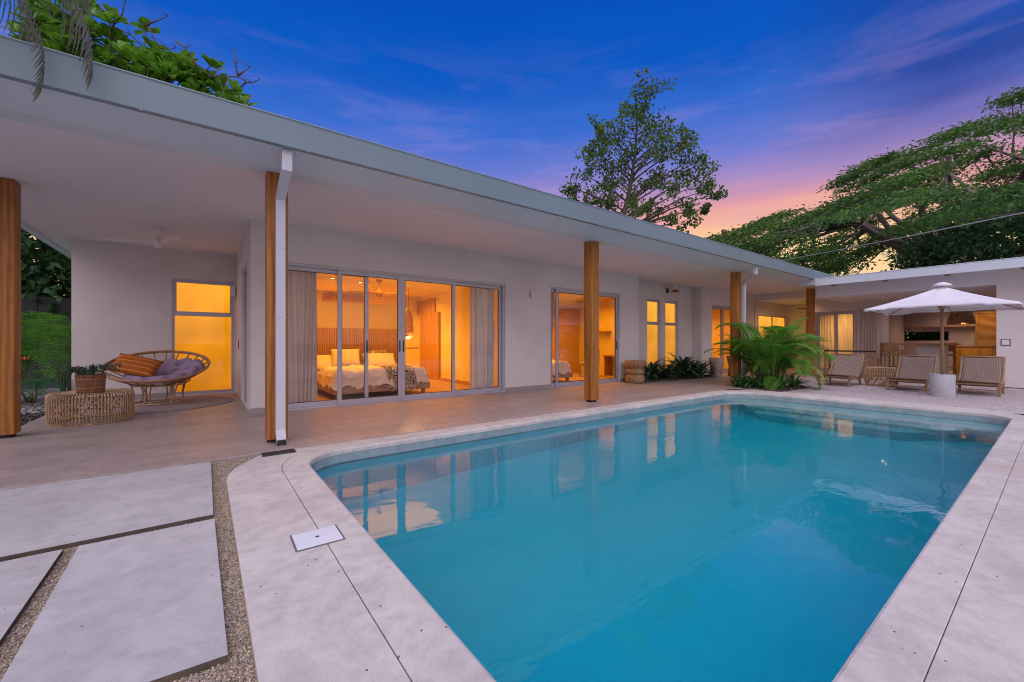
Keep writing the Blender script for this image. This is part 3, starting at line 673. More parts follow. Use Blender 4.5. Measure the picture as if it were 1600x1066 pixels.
def papasan():
    T = thing('papasan_chair', 'large round rattan bowl chair with lilac cushion on the round rug', 'chair', (-.70, 10.62, 0.012), R(-6))
    ax = Matrix.Rotation(R(19), 3, 'X'); c = Vector((0, 0, .74)); RR = .80; dep = .36
    def P(r, a, o=0): return c + ax @ Vector((r*math.cos(a), r*math.sin(a), -dep*(1-(r/RR)**2) + o))
    b = MB(); b.ring(c, RR, .021, 64, 8, ax); b.ring(c + ax @ Vector((0,0,-.028)), RR-.012, .012, 64, 6, ax); b.build('rim', M_ratd, T, True)
    for i in range(24):
        a = 2*math.pi*i/24; b = MB(); b.tube([P(r, a, -.01) for r in np.linspace(.22, RR, 8)], .0125, 6); b.build('rib', M_ratd, T, True)
    b = MB()
    for r in np.linspace(.24, RR-.03, 13):
        b.ring(c + ax @ Vector((0, 0, -dep*(1-(r/RR)**2))), r, .0038, 56, 4, ax)
    b.build('weave', M_rat, T, True, kind='stuff')
    for i in range(6):
        a = 2*math.pi*(i+.25)/6; d = .40
        pts = []
        for s, z, rr_ in ((-.36, .44, .50), (-.15, .36, .40), (-.07, .20, .37), (-.10, .06, .38), (-.2, .0, .40), (-.3, -.0, .41)):
            pts.append((rr_*math.cos(a+s*1.0), rr_*math.sin(a+s), max(z, .015)))
        q = [(rr_*math.cos(a-s*1.0), rr_*math.sin(a-s), max(z, .015)) for s, z, rr_ in ((-.36, .44, .50), (-.15, .36, .40), (-.07, .20, .37), (-.10, .06, .38), (-.2, .0, .40), (-.3, -.0, .41))]
        b = MB(); b.tube(pts, .014, 6); b.tube(q, .014, 6); b.build('leg', M_rat if i % 2 else M_ratd, T, True)
    b = MB(); b.ring((0, 0, .02), .41, .013, 40, 6); b.ring((0, 0, .36), .40, .012, 40, 6); b.build('base_ring', M_rat, T, True)
    # tufted cushion lies in the bowl
    b = MB(); cen = [(.40*math.cos(t), .40*math.sin(t)) for t in np.linspace(0, 6.28, 7)[:-1]] + [(0, 0)] + [(.2*math.cos(t+.5), .2*math.sin(t+.5)) for t in np.linspace(0, 6.28, 4)[:-1]] + [(.6*math.cos(t+.26), .6*math.sin(t+.26)) for t in np.linspace(0, 6.28, 13)[:-1]]
    def fn(u, v):
        r = .63*v; a = 2*math.pi*u; x, y = r*math.cos(a), r*math.sin(a)
        dm = min(math.hypot(x-p[0], y-p[1]) for p in cen); ang = math.sin(3*a+1)*.01
        h = .20*(1-v**7)**.5 * min(1, .22+(dm*7.0)**.8) + ang
        x += .10; y -= .04; r = math.hypot(x, y); return (x, y, -dep*(1-(r/RR)**2) + h)
    b.grid(73, 22, fn); cu = b.build('seat_cushion', M_purple, None, True, sub=1)
    cu.location = T.location + Matrix.Rotation(R(-6), 3, 'Z') @ c; cu.rotation_euler = (Matrix.Rotation(R(-6), 3, 'Z') @ ax).to_euler()
    tag(cu, 'tufted lilac cushion lying in the round rattan bowl chair', 'cushion')
    p = pillow(.72, .46, .17, M_stripe); tag(p, 'burnt orange striped pillow leaning in the round rattan chair', 'pillow')
    p.location = (-1.02, 10.50, .76); p.rotation_euler = (R(42), R(14), R(-18))
    b = MB(); b.lathe([(1.18, 0), (1.19, .004), (1.19, .012), (1.175, .014)], 72); r = b.build('rug', paint('rug_jute', (.33, .27, .26), .95, .12, 8, .6, 120), None)
    r.location = (-.68, 10.45, 0.001); tag(r, 'flat round grey jute rug under the rattan bowl chair', 'rug')
papasan()
def drum(name, label, loc, rad, h, n=78, waist=.0, top=None):
    T = thing(name, label, 'table', loc); b = MB()
    for i in range(n):
        a = 2*math.pi*i/n; pts = []
        for z, k in ((.012, -.035), (.03, -.008), (.10, .004), (h*.5, waist), (h-.06, .004), (h-.02, -.006), (h-.004, -.03), (h, -.075)):
            pts.append(((rad+k)*math.cos(a), (rad+k)*math.sin(a), z))
        b.tube(pts, .0068, 5)
    b.build('strand', M_rat, T, True, kind='stuff')
    b = MB()
    for z, rr_ in ((.012, rad-.03), (h*.30, rad-.015), (h*.68, rad-.015), (h-.004, rad-.078)): b.ring((0, 0, z), rr_, .011, 60, 6)
    b.build('hoop', M_rat, T, True)
    b = MB()
    m = 9
    for i in range(m):
        a0 = 2*math.pi*i/m; a1 = a0 + .62
        for (p, q) in ((a0, a1), (a1, a0)):
            b.tube([((rad-.03)*math.cos(p+(q-p)*t), (rad-.03)*math.sin(p+(q-p)*t), h*(.08+.84*t)) for t in np.linspace(0, 1, 7)], .009, 5)
    b.build('cross_strand', M_ratd, T, True)
    b = MB(); b.lathe([(rad-.08, h-.022), (rad-.07, h-.010), (rad-.08, h-.004)], 48); b.build('table_top', top or M_rat, T)
    return T
drum('rattan_coffee_table', 'low round rattan drum table with a potted plant on it', (-1.36, 8.88, 0), .47, .45)
drum('rattan_side_table', 'small round cane table standing between two loungers', (15.15, 3.07, -.02), .33, .52, 44, .05, M_teak)
# ------------------------------------------------------------------ potted plant on the drum table
def pot_plant(loc, r, h):
    T = thing('plant_basket', 'woven brown basket planter with bands on the low rattan drum table', 'planter', loc)
    b = MB(); prof = [(r*.86, 0)]
    for i in range(22):
        z = h*i/21; prof.append((r*(.90+.10*i/21) + .006*(i % 2) , z))
    prof += [(r*.9, h), (r*.88, h-.05)]
    b.lathe(prof, 40); b.build('basket', M_basket, T, True)
    b = MB()
    for z in (.28, .52, .76): b.ring((0, 0, h*z), r*(.905+.1*z), .006, 40, 5)
    b.build('band', M_ratd, T, True)
    P = []; D = []; b = MB()
    for i in range(34):
        a = RNG.uniform(0, 6.28); ln = RNG.uniform(.10, .27); el = RNG.uniform(.1, .6); p = np.array([r*.5*math.cos(a), r*.5*math.sin(a), h-.02])
        d = np.array([math.cos(a), math.sin(a), el]); pts = [p + d*ln*t + np.array([0, 0, .10*math.sin(t*2.2) - .06*t*t]) for t in np.linspace(0, 1, 6)]
        b.tube([tuple(q) for q in pts], .0025, 4)
        for q in pts[1:]:
            for s in range(4): P.append(q); D.append(unit(d*.6 + RNG.normal(size=3)*.6))
    b.build('stem', M_leafd, T)
    P = np.array(P); D = np.array(D); V, F = leaf_arrays(P, D, RNG.uniform(.03, .06, len(P)), RNG.uniform(.015, .026, len(P)))
    mesh_np('foliage', V, F, M_leafd, T)
M_leafd = leafmat('dark_leaf', (.022, .05, .03), (.05, .10, .055), (.10, .16, .10), .15)
pot_plant((-1.35, 8.72, .45), .165, .27)
# ------------------------------------------------------------------ loungers
def lounger(loc, label):
    T = thing('sun_lounger', label, 'lounger', loc, 0, 'low wooden loungers beyond the pool')
    prof = [(.0, .335), (.06, .335), (.25, .315), (.5, .275), (.72, .255), (.88, .275), (1.0, .345), (1.12, .47), (1.27, .66), (1.42, .86)]
    w = .35
    b = MB()
    for s in (-1, 1):
        p2 = []
        b.tube([(x, s*w, z-.012) for x, z in prof], .022, 8, True, 1.2)
    b.tube([(0.0, -w, .33), (0.0, w, .33)], .02, 8); b.tube([(1.42, -w, .855), (1.42, w, .855)], .02, 8)
    b.build('side_rail', M_teak, T, True)
    b = MB()
    def fn(u, v):
        x = np.interp(u, np.linspace(0, 1, len(prof)), [p[0] for p in prof]); z = np.interp(u, np.linspace(0, 1, len(prof)), [p[1] for p in prof])
        return (x, (2*v-1)*(w-.012), z+.004 - .02*(1-(2*v-1)**2))
    b.grid(40, 9, fn); b.build('sling', M_sling, T, True, solid=.012)
    for x, h, dx in ((.06, .33, 0), (.98, .33, .06)):
        for s in (-1, 1):
            b = MB(); b.add([(x-.026+dx, s*w-.024, 0), (x+.026+dx, s*w-.024, 0), (x+.026+dx, s*w+.024, 0), (x-.026+dx, s*w+.024, 0), (x-.032, s*w-.026, h), (x+.032, s*w-.026, h), (x+.032, s*w+.026, h), (x-.032, s*w+.026, h)],
                           [(0,3,2,1),(4,5,6,7),(0,1,5,4),(1,2,6,5),(2,3,7,6),(3,0,4,7)]); b.build('leg', M_teakz, T, bevel=.005)
    b = MB()
    for s in (-1, 1): b.box(.05, 1.36, s*w-.016, s*w+.016, .185, .225)
    b.box(.045, .085, -w, w, .24, .28); b.box(.05, .08, -w, w, .12, .15); b.box(.96, 1.0, -w, w, .15, .19); b.build('stretcher', M_teak, T, bevel=.004)
    for s in (-1, 1):
        b = MB(); b.tube([(1.32, s*(w-.035), .20), (1.22, s*(w-.035), .58)], .014, 6); b.build('back_prop', M_teak, T)
    return T
lounger((14.05, 3.86, -.02), 'slatted teak lounger with woven seat, farthest from the white wall, beside the palm')
lounger((13.95, 2.35, -.02), 'middle woven teak lounger just behind the concrete umbrella base')
lounger((14.15, 1.22, -.02), 'woven teak lounger right of the umbrella base, nearest the white wall')
# ------------------------------------------------------------------ parasol
def parasol(x, y):
    T = thing('garden_parasol', 'square white canvas parasol with a wooden pole by the loungers', 'umbrella', (x, y, -.02))
    b = MB(); b.tube([(0, 0, .4), (0, 0, 2.48)], .03, 12); b.build('pole', M_teakz, T, True)
    b = MB(); b.lathe([(.05, 1.98), (.075, 2.02), (.075, 2.10), (.045, 2.13)], 16); b.build('hub', M_teak, T, True)
    S = 1.15; zt, ze = 2.50, 2.02
    def canopy(u, v):
        a = 2*math.pi*u; c_, s_ = math.cos(a), math.sin(a); k = 1/max(abs(c_), abs(s_)); k = min(k, 1.36)
        ph = (a/(math.pi/4)) % 1.0; sag = math.sin(ph*math.pi)**2
        rr_ = S*k*v*(1-.018*sag*v); z = zt - (zt-ze)*(v**.93) - .05*(1-v)*v*2 - .02*sag*v*(1-v)*3 - (.03 if k > 1.2 else 0)*v*v
        return (rr_*c_, rr_*s_, z)
    b = MB(); b.grid(129, 12, canopy)
    cn = b.build('canopy', M_canv, T, True)
    b = MB()
    def val(u, v):
        x_, y_, z_ = canopy(u, 1.0); ph = (u*8) % 1.0
        return (x_*(1+.004*v), y_*(1+.004*v), z_ - v*(.05 + .006*math.sin(u*60)))
    b.grid(129, 3, val); b.build('valance', M_canv, cn, True, solid=.003)
    b = MB(); b.lathe([(.005, 2.585), (.06, 2.575), (.13, 2.54), (.17, 2.49)], 24, wob=lambda t, z: 1+.04*math.sin(8*t)); b.build('vent_cap', M_canv, cn, True)
    for i in range(8):
        a = math.pi/4*i; k = 1.36 if i % 2 else 1; L = S*k*.98
        b = MB(); b.tube([(.05*math.cos(a), .05*math.sin(a), zt-.06), (L*.5*math.cos(a), L*.5*math.sin(a), (zt+ze)/2-.06), (L*math.cos(a), L*math.sin(a), ze-.035-(.03 if i % 2 else 0))], .011, 6)
        b.tube([(.07*math.cos(a), .07*math.sin(a), 2.06), (L*.55*math.cos(a), L*.55*math.sin(a), zt-.10-(zt-ze)*.55)], .010, 6); b.build('rib', M_teak, T)
    b = MB(); b.lathe([(.205, 0), (.21, .01), (.21, .49), (.205, .50), (.19, .50), (.19, .47), (.03, .47)], 48); o = b.build('umbrella_base', M_conc, None, True)
    o.location = (x, y, -.02); m = o.modifiers.new('e', 'EDGE_SPLIT'); m.split_angle = R(35)
    tag(o, 'grey cylindrical concrete base holding up the white parasol', 'umbrella base')
parasol(13.43, 1.66)
# ------------------------------------------------------------------ stools, lamps and fittings on the walls
def stool(x, y, k, label, mat):
    b = MB(); prof = [(.20, 0), (.235, .015), (.25, .06), (.245, .17), (.205, .205), (.20, .215), (.235, .235), (.25, .28), (.23, .335), (.195, .36), (.195, .37), (.25, .40), (.27, .46), (.27, .54), (.25, .56), (.0, .56)]
    b.lathe([(r*k, z*k*1.05) for r, z in prof], 36, wob=lambda t, z: 1+.02*math.sin(3*t+z*4)); o = b.build('carved_stool', mat, None, True); o.location = (x, y, 0); return tag(o, label, 'stool')
M_log = wood('carved_log', (.20, .11, .05), (.40, .25, .12), .45, 2, 1.5)
stool(10.25, 7.62, 1.12, 'carved wooden stool of three stacked lobes beside the planting bed', M_log)
def taper(name, x, y, r0, r1, h, label, mat, cat):
    b = MB(); b.lathe([(r0*.96, 0), (r0, .02), (r0*.86, h*.5), (r1, h-.02), (r1*.97, h), (0, h)], 28); o = b.build(name, mat, None, True); o.location = (x, y, 0); return tag(o, label, cat)
taper('wooden_stool', 14.45, 7.35, .20, .23, .66, 'pale tapered wooden stool at the far end of the planting bed', paint('pale_wood', (.42, .33, .26), .7, .1, 3, .2), 'stool')
taper('wooden_stool', 15.05, 7.0, .20, .25, .72, 'darker orange-brown wooden stool beside the pale one', M_log, 'stool')
def bxthing(name, boxes, mat, label, cat, bevel=.003, group=None):
    b = MB()
    for q in boxes: b.box(*q)
    return tag(b.build(name, mat, None, bevel=bevel), label, cat, group)
b = MB(); b.lathe([(.045, -.085), (.05, -.08), (.05, .08), (.045, .085)], 20, (0, 0, 0)); o = b.build('wall_lamp', M_white, None, True); o.location = (6.64, 8.025, 2.41); tag(o, 'white cylindrical wall lamp between the two glass doors', 'wall lamp')
sw = thing('light_switch', 'small white switch plate on the wall below the cylindrical lamp', 'switch', (6.04, 8.078, 1.18))
b = MB(); b.box(-.045, .045, -.012, .001, -.075, .075); b.build('plate', M_white, sw, bevel=.003); b = MB(); b.box(-.02, .02, -.017, -.012, -.035, .035); b.build('rocker', M_white, sw, bevel=.002)
sw = thing('light_switch', 'square white switch plate with dark edge on the far right wall', 'switch', (17.198, .94, 1.2))
b = MB(); b.box(-.014, .0, -.085, .085, -.09, .09); b.build('plate', paint('switch_edge', (.12, .11, .12), .5, 0, 1, 0), sw); b = MB(); b.box(-.02, -.014, -.065, .065, -.07, .07); b.build('rocker', M_white, sw, bevel=.002)
bxthing('alarm_box', [(.50, .60, 11.68, 11.79, 2.28, 2.52)], M_white, 'small white alarm box in the corner above the frosted door', 'alarm')
sw = thing('light_switch', 'slim dark switch beside the glass door in the alcove side wall', 'switch', (.628, 11.0, 1.15))
b = MB(); b.box(-.01, 0, -.03, .03, -.09, .09); b.build('plate', M_dark, sw)
# outdoor flood lamp under the soffit
fl = thing('flood_lamp', 'small black and copper flood lamp above the two narrow windows', 'wall lamp', (13.2, 8.44, 3.02))
b = MB(); b.box(-.05, .05, -.03, .01, -.06, .09); b.build('bracket', M_dark, fl); b = MB(); b.tube([(0, -.02, .03), (.03, -.16, .03), (.05, -.25, -.02)], .022, 8); b.build('arm', M_white, fl, True)
b = MB(); b.lathe([(.03, .05), (.06, .04), (.15, -.03), (.155, -.05), (.14, -.05)], 24, (.05, -.28, -.02)); b.build('lamp_shade', paint('copper', (.45, .18, .08), .35, .1, 3, 0, 60, .8), fl, True)
b = MB(); b.lathe([(.04, 0), (.055, .03), (.055, .13), (.04, .15)], 16, (.12, -.2, .05)); b.build('sensor', M_white, fl, True)
# drain grate and skimmer lid in the pool surround
gr = thing('drain_grate', 'dark metal drain grate in the white pool surround below the downpipe', 'drain', (.655, 5.10, .001))
b = MB(); frame_box_ = [(-.16, .16, -.085, -.07), (-.16, .16, .07, .085), (-.16, -.145, -.07, .07), (.145, .16, -.07, .07)]
for q in frame_box_: b.box(q[0], q[1], q[2], q[3], -.004, .006)
b.box(-.15, .15, -.075, .075, -.004, .0005); b.build('grate_frame', paint('gunmetal', (.07, .07, .08), .45, .2, 8, .2, 60, .6), gr)
for i in range(9):
    b = MB(); b.box(-.14, .14, -.06+i*.0145, -.053+i*.0145, .0005, .005); b.build('bar', _M['gunmetal'], gr)
lid = thing('skimmer_lid', 'square white skimmer lid with a finger hole in the pool surround', 'lid', (.56, 2.745, .001), R(-1))
b = MB(); b.box(-.125, .125, -.112, .112, -.003, .007); b.build('cover', paint('lid_white', (.74, .78, .84), .35, .03, 4, 0), lid, bevel=.002)
b = MB(); b.box(-.136, .136, -.123, .123, -.003, .0025); b.build('lid_frame', paint('lid_gap', (.16, .15, .14), .8, .2, 20, 0), lid)
b = MB(); b.lathe([(.011, .0071), (.011, .0078), (0, .0078)], 14); b.build('finger_hole', M_dark, lid)
# ------------------------------------------------------------------ ceiling fans
def fan(loc, r, label, mat, ceil, n=3, a0=.4):
    T = thing('ceiling_fan', label, 'ceiling fan', loc)
    b = MB(); b.lathe([(.075, ceil), (.08, ceil-.02), (.05, ceil-.06), (.014, ceil-.075), (.014, .10), (.05, .085), (.075, .04), (.085, 0), (.07, -.05), (.05, -.09), (0, -.095)], 24); b.build('motor', mat, T, True)
    for i in range(n):
        a = a0 + 2*math.pi*i/n; m = Matrix.Rotation(a, 4, 'Z') @ Matrix.Rotation(R(11), 4, 'X')
        b = MB(); b.add([m @ Vector(p) for p in ((.07, -.03, 0), (r*.35, -.055, 0), (r, -.045, 0), (r, .03, 0), (r*.35, .055, 0), (.07, .03, 0))], [(0,1,2,3,4,5)]); b.build('blade', mat, T, solid=.012)
fan((-.66, 9.82, 3.0), .80, 'white three-blade ceiling fan under the porch soffit', M_white, .25, 3, R(53))
fan((3.5, 10.2, 2.42), .78, 'timber ceiling fan above the bed in the lit bedroom', M_roomw, .33, 3, R(-52))
# ------------------------------------------------------------------ bedroom things
def bed(x0, x1, y0, y1, label, pil=True):
    T = thing('bed', label, 'bed', ((x0+x1)/2, (y0+y1)/2, .012)); w, l = (x1-x0)/2, (y1-y0)/2
    b = MB(); b.box(-w, w, -l, l, .13, .27); b.build('bed_frame', M_teak, T, bevel=.01)
    for sx in (-1, 1):
        for sy in (-1, 1): b = MB(); b.box(sx*(w-.12)-.035, sx*(w-.12)+.035, sy*(l-.12)-.035, sy*(l-.12)+.035, 0, .13); b.build('leg', M_teakz, T)
    b = MB(); b.box(-w+.04, w-.04, -l+.04, l-.04, .27, .50); b.build('mattress', M_cream, T, bevel=.04)
    def fn(u, v):
        x, y = (2*u-1), (2*v-1); ex = max(0, abs(x)-.86)/.14; ey = max(0, -y-.86)/.14 if y < 0 else 0; e = min(1.25, math.hypot(ex, ey))
        wr = .018*math.sin(9*x+4*y)+.012*math.sin(21*y-7*x)+.01*math.sin(31*x+3)
        z = .62 - .36*min(1, e)**2.2*(1+.12*math.sin(17*(x-y))) + wr*(1-e*.4)
        ww = w*(1+.03*math.sin(6*y)*abs(x)); return (x*ww*1.01, y*l*.5 - l*.52*1.0 + (0 if y > 0 else -.03*math.sin(12*x)), z)
    def fn2(u, v):
        x, y, z = fn(u, v); return (x, -l*1.02 + (y + l*1.02)*1.45, z)
    b = MB(); b.grid(56, 44, fn2); b.build('duvet', M_cream, T, True, sub=1)
    return T
bed(2.08, 4.2, 8.78, 10.9, 'wide low bed with cream duvet seen through the big sliding doors')
def place_pillow(x, y, z, w, h, th, rx, rz, label, mat=None):
    p = pillow(w, h, th, mat or M_cream, 'pillow'); p.location = (x, y, z); p.rotation_euler = (R(rx), 0, R(rz)); tag(p, label, 'pillow')
place_pillow(2.38, 10.68, .72, .62, .42, .18, 52, 4, 'cream pillow lying flattest at the left head of the wide bed')
place_pillow(2.80, 10.56, .82, .68, .48, .20, 66, -6, 'upright cream pillow leaning second from the left on the wide bed')
place_pillow(3.62, 10.52, .74, .85, .42, .19, 55, 3, 'long cream pillow on the right half of the wide bed')
place_pillow(3.66, 10.74, .84, .50, .34, .12, 72, 2, 'small patterned pillow behind the long one on the wide bed', M_zeb)
b = MB()
def thr(u, v):
    x = 3.12 + .62*u + .10*v + .02*math.sin(9*v); s = v*1.25
    if s < .62: y = 9.45 - s; z = .665 + .008*math.sin(20*u+9*v)
    else:
        t = (s-.62); y = 8.80 - .03*math.sin(t*9) - .045; z = .665 - t*.82 - .04*math.sin(u*14)*t
        y = 8.83 - min(t, .1)*.9 + .02*math.sin(u*18)
    return (x, y, z)
b.grid(30, 34, thr); tag(b.build('bed_throw', M_zeb, None, True, solid=.015), 'dark and cream patterned throw hanging over the foot of the bed', 'blanket')
bed(6.96, 8.95, 8.9, 10.9, 'smaller bed with cream duvet seen through the second glass door')
def shade(b, prof, n=26, strands=True): b.lathe(prof, n, cap=False)
T = thing('pendant_lamp', 'tall woven pendant lamp glowing beside the bed', 'lamp', (4.72, 11.3, 1.35))
b = MB(); b.lathe([(.14, 0), (.15, .2), (.13, .5), (.09, .72), (.03, .82)], 26, cap=False); b.build('lamp_shade', M_ratd, T, True, solid=.008)
b = MB(); b.tube([(0, 0, .8), (0, 0, 1.38)], .006, 6); b.build('cord', M_dark, T)
b = MB(); b.lathe([(.0, -.06), (.05, -.03), (.055, 0), (.03, .05), (0, .07)], 14); b.build('bulb', emit('bulb', (1, .62, .2), 9), T, True)
pl = bpy.data.lights.new('pendant_light', 'POINT'); pl.energy = 14; pl.color = (1, .5, .12); pl.shadow_soft_size = .06; po = bpy.data.objects.new('pendant_light', pl); COL.objects.link(po); po.location = (4.72, 11.2, 1.2)
bxthing('bedside_shelf', [(4.46, 4.98, 11.13, 11.45, 1.02, 1.06)], M_teak, 'small wooden shelf with a candle under the glowing pendant lamp', 'shelf')
def dlight(loc, label):
    T = thing('ceiling_downlight', label, 'light', loc)
    b = MB(); b.lathe([(.055, 0), (.06, -.006), (.042, -.008), (.04, 0)], 20); b.build('trim_ring', M_white, T, True)
    b = MB(); b.lathe([(.038, -.003), (0, -.003)], 18); b.build('bulb', M_bulb, T)
M_bulb = emit('downlight_glow', (1, .75, .4), 6)
dlight((2.5, 10.6, 2.748), 'round downlight in the bedroom ceiling nearer the left curtain'); dlight((3.25, 10.9, 2.748), 'round downlight in the bedroom ceiling beside the timber fan')
dlight((19.35, 3.85, 2.768), 'glowing round downlight in the terrace ceiling above the parasol edge')
# chair and shelf in the second bedroom
T = thing('armchair', 'wooden chair with patterned cushions behind the second glass door', 'chair', (10.75, 9.9, .012), R(200))
b = MB(); b.box(-.28, .28, -.26, .26, .36, .42); b.build('seat', M_roomw, T); b = MB(); b.box(-.28, .28, .22, .27, .42, .95); b.build('backrest', M_roomw, T)
for sx in (-1, 1):
    for sy in (-1, 1): b = MB(); b.box(sx*.25-.025, sx*.25+.025, sy*.23-.025, sy*.23+.025, 0, .36); b.build('leg', M_roomw, T)
b = MB(); b.box(-.25, .25, -.24, .2, .42, .50); b.build('seat_pad', M_zeb, T, bevel=.03); b = MB(); b.box(-.24, .24, .15, .22, .52, .88); b.build('back_pad', M_zeb, T, bevel=.03)
bxthing('desk', [(11.45, 11.94, 9.1, 9.9, .70, .74), (11.5, 11.92, 9.12, 9.16, .012, .70), (11.5, 11.92, 9.84, 9.88, .012, .70)], M_roomw, 'wooden desk against the wall behind the patterned chair', 'desk')
bxthing('wall_shelf', [(11.7, 11.94, 9.9, 10.5, 1.58, 1.62)], M_roomw, 'narrow dark shelf on the bright wall of the second bedroom', 'shelf')
# basin table with a vase in the third room
bxthing('bath_cabinet', [(17.0, 18.5, 9.6, 10.2, .05, .82), (16.96, 18.54, 9.56, 10.24, .82, .86)], M_roomw, 'timber cabinet seen through the third glass door', 'cabinet')
b = MB(); b.lathe([(.05, 0), (.1, .05), (.11, .14), (.06, .22), (.07, .25)], 20); o = b.build('vase', M_ratd, None, True); o.location = (17.5, 9.8, .86); tag(o, 'dark vase on the cabinet behind the third glass door', 'vase')
# ------------------------------------------------------------------ curtains
M_sheer = curtainmat('sheer_cloth', .55)
def curtain(org, rz, w, h, label, folds=9, z0=.03, amp=.06, mat=None):
    b = MB(); ph = random.uniform(0, 6)
    def fn(u, v):
        z = z0 + (h-z0)*(1-v); k = 1 + .22*math.sin(u*5+v*1.3+ph)
        return (w*(u + .012*math.sin(v*4+u*9)), amp*math.sin(u*folds*2*math.pi*k*.9 + .5*math.sin(v*2+ph)) * (1-.25*(1-v)), z)
    b.grid(folds*11, 12, fn); o = b.build('curtain', mat or M_curt, None, True); o.location = org; o.rotation_euler = (0, 0, rz); return tag(o, label, 'curtain', 'grey curtains inside the glass doors')
curtain((1.08, 8.34, 0), 0, .62, 2.58, 'grey curtain gathered at the left end of the big sliding doors', 6)
curtain((5.02, 8.34, 0), 0, .66, 2.58, 'grey curtain gathered at the right end of the big sliding doors', 6)
curtain((7.34, 8.34, 0), 0, .30, 2.62, 'narrow curtain at the left edge of the second glass door', 4)
curtain((20.83, 6.2, 0), R(-90), 1.25, 2.44, 'sheer curtain drawn across the lit terrace sliding door', 12, amp=.03, mat=M_sheer)
curtain((20.5, 4.95, 0), R(-90), .78, 2.46, 'grey curtain hanging right of the terrace sliding door', 7)
# ------------------------------------------------------------------ terrace and kitchen things
def barstool(x, y, rz, label):
    T = thing('bar_stool', label, 'bar stool', (x, y, 0), rz, 'wooden bar stools at the kitchen counter')
    b = MB(); b.box(-.21, .21, -.2, .2, .72, .77); b.build('seat', M_teak, T, bevel=.01)
    b = MB(); b.box(-.205, -.175, -.2, .2, .86, 1.18); b.build('backrest', M_teak, T, bevel=.01)
    for sx, sy, h in ((-1, -1, 1.2), (-1, 1, 1.2), (1, -1, .92), (1, 1, .92)):
        b = MB(); b.box(sx*.19-.02, sx*.19+.02, sy*.18-.02, sy*.18+.02, 0, h); b.build('leg', M_teakz, T, bevel=.004)
    b = MB(); b.box(-.2, .2, -.19, -.165, .88, .915); b.box(-.2, .2, .165, .19, .88, .915); b.box(-.2, .2, -.19, -.165, .28, .31); b.box(-.2, .2, .165, .19, .28, .31); b.box(.17, .2, -.18, .18, .28, .31); b.build('stretcher', M_teak, T)
barstool(20.1, 3.72, R(-8), 'wooden bar stool left of the white counter, nearer the loungers'); barstool(20.75, 3.95, R(-8), 'wooden bar stool half hidden behind the other one at the counter')
barstool(21.7, 2.55, R(180), 'dark bar stool in shade at the right side of the counter')
T = thing('bar_counter', 'white bar counter with a pale wooden top under the parasol', 'counter', (0, 0, 0))
b = MB(); b.box(20.7, 21.5, 2.50, 3.2, 0, 1.1); b.build('counter_base', M_white, T, bevel=.005); b = MB(); b.box(20.4, 21.7, 2.2, 3.62, 1.1, 1.16); b.build('counter_top', M_teak, T, bevel=.006)
T = thing('kitchen_cabinet', 'orange lit timber cabinet between counter and lit door', 'cabinet', (0, 0, 0))
M_kc = wood('cabinet_timber', (.60, .34, .08), (.70, .42, .12), .5, 2, .8)
b = MB(); b.box(22.6, 23.2, 1.55, 2.5, 0, 1.02); b.build('carcass', M_kc, T, bevel=.004); b = MB(); b.box(22.57, 23.2, 1.5, 2.55, 1.02, 1.07); b.build('worktop', M_teak, T)
b = MB(); b.box(22.585, 22.598, 2.04, 2.46, .1, .9); b.build('door', M_kc, T); b = MB(); b.box(22.585, 22.598, 1.60, 2.0, .1, .9); b.build('door', M_kc, T)
arealight('cabinet_light', (21.9, 2.1, 1.9), .3, .3, 4, (1, .5, .1))
bxthing('kitchen_shelf', [(24.72, 24.99, 2.15, 4.25, 1.84, 1.90)], M_teak, 'long wooden shelf on the kitchen back wall', 'shelf')
T = thing('pendant_lamp', 'large woven rattan dome pendant hanging in the kitchen', 'lamp', (22.4, 2.28, 1.86))
b = MB()
for i in range(60):
    a = 2*math.pi*i/60; b.tube([(r*math.cos(a), r*math.sin(a), z) for r, z in ((.37, 0), (.34, .22), (.25, .45), (.12, .60), (.03, .64))], .009, 4)
b.build('strand', M_rat, T, kind='stuff'); b = MB(); b.lathe([(.36, .0), (.33, .22), (.24, .45), (.11, .6), (.03, .635)], 30, cap=False); b.build('lamp_shade', M_ratd, T, True, solid=.01)
b = MB(); b.tube([(0, 0, .63), (0, 0, .90)], .008, 6); b.build('cord', M_dark, T)
T = thing('louvre_door', 'orange lit louvred door at the right end of the kitchen', 'door', (24.95, 1.85, 0))
b = MB(); b.box(-.02, .05, -.31, -.26, 0, 2.42); b.box(-.02, .05, .26, .31, 0, 2.42); b.box(-.02, .05, -.26, .26, 2.36, 2.42); b.build('door_frame', M_teakz, T)
for i in range(52):
    m = Matrix.Translation((.0, 0, .08+i*.044)) @ Matrix.Rotation(R(35), 4, 'Y'); b = MB(); b.box(-.024, .024, -.26, .26, -.004, .004, m); b.build('slat', M_kc, T)
arealight('louvre_light', (24.5, 1.85, 2.6), .3, .4, 4, (1, .5, .1))
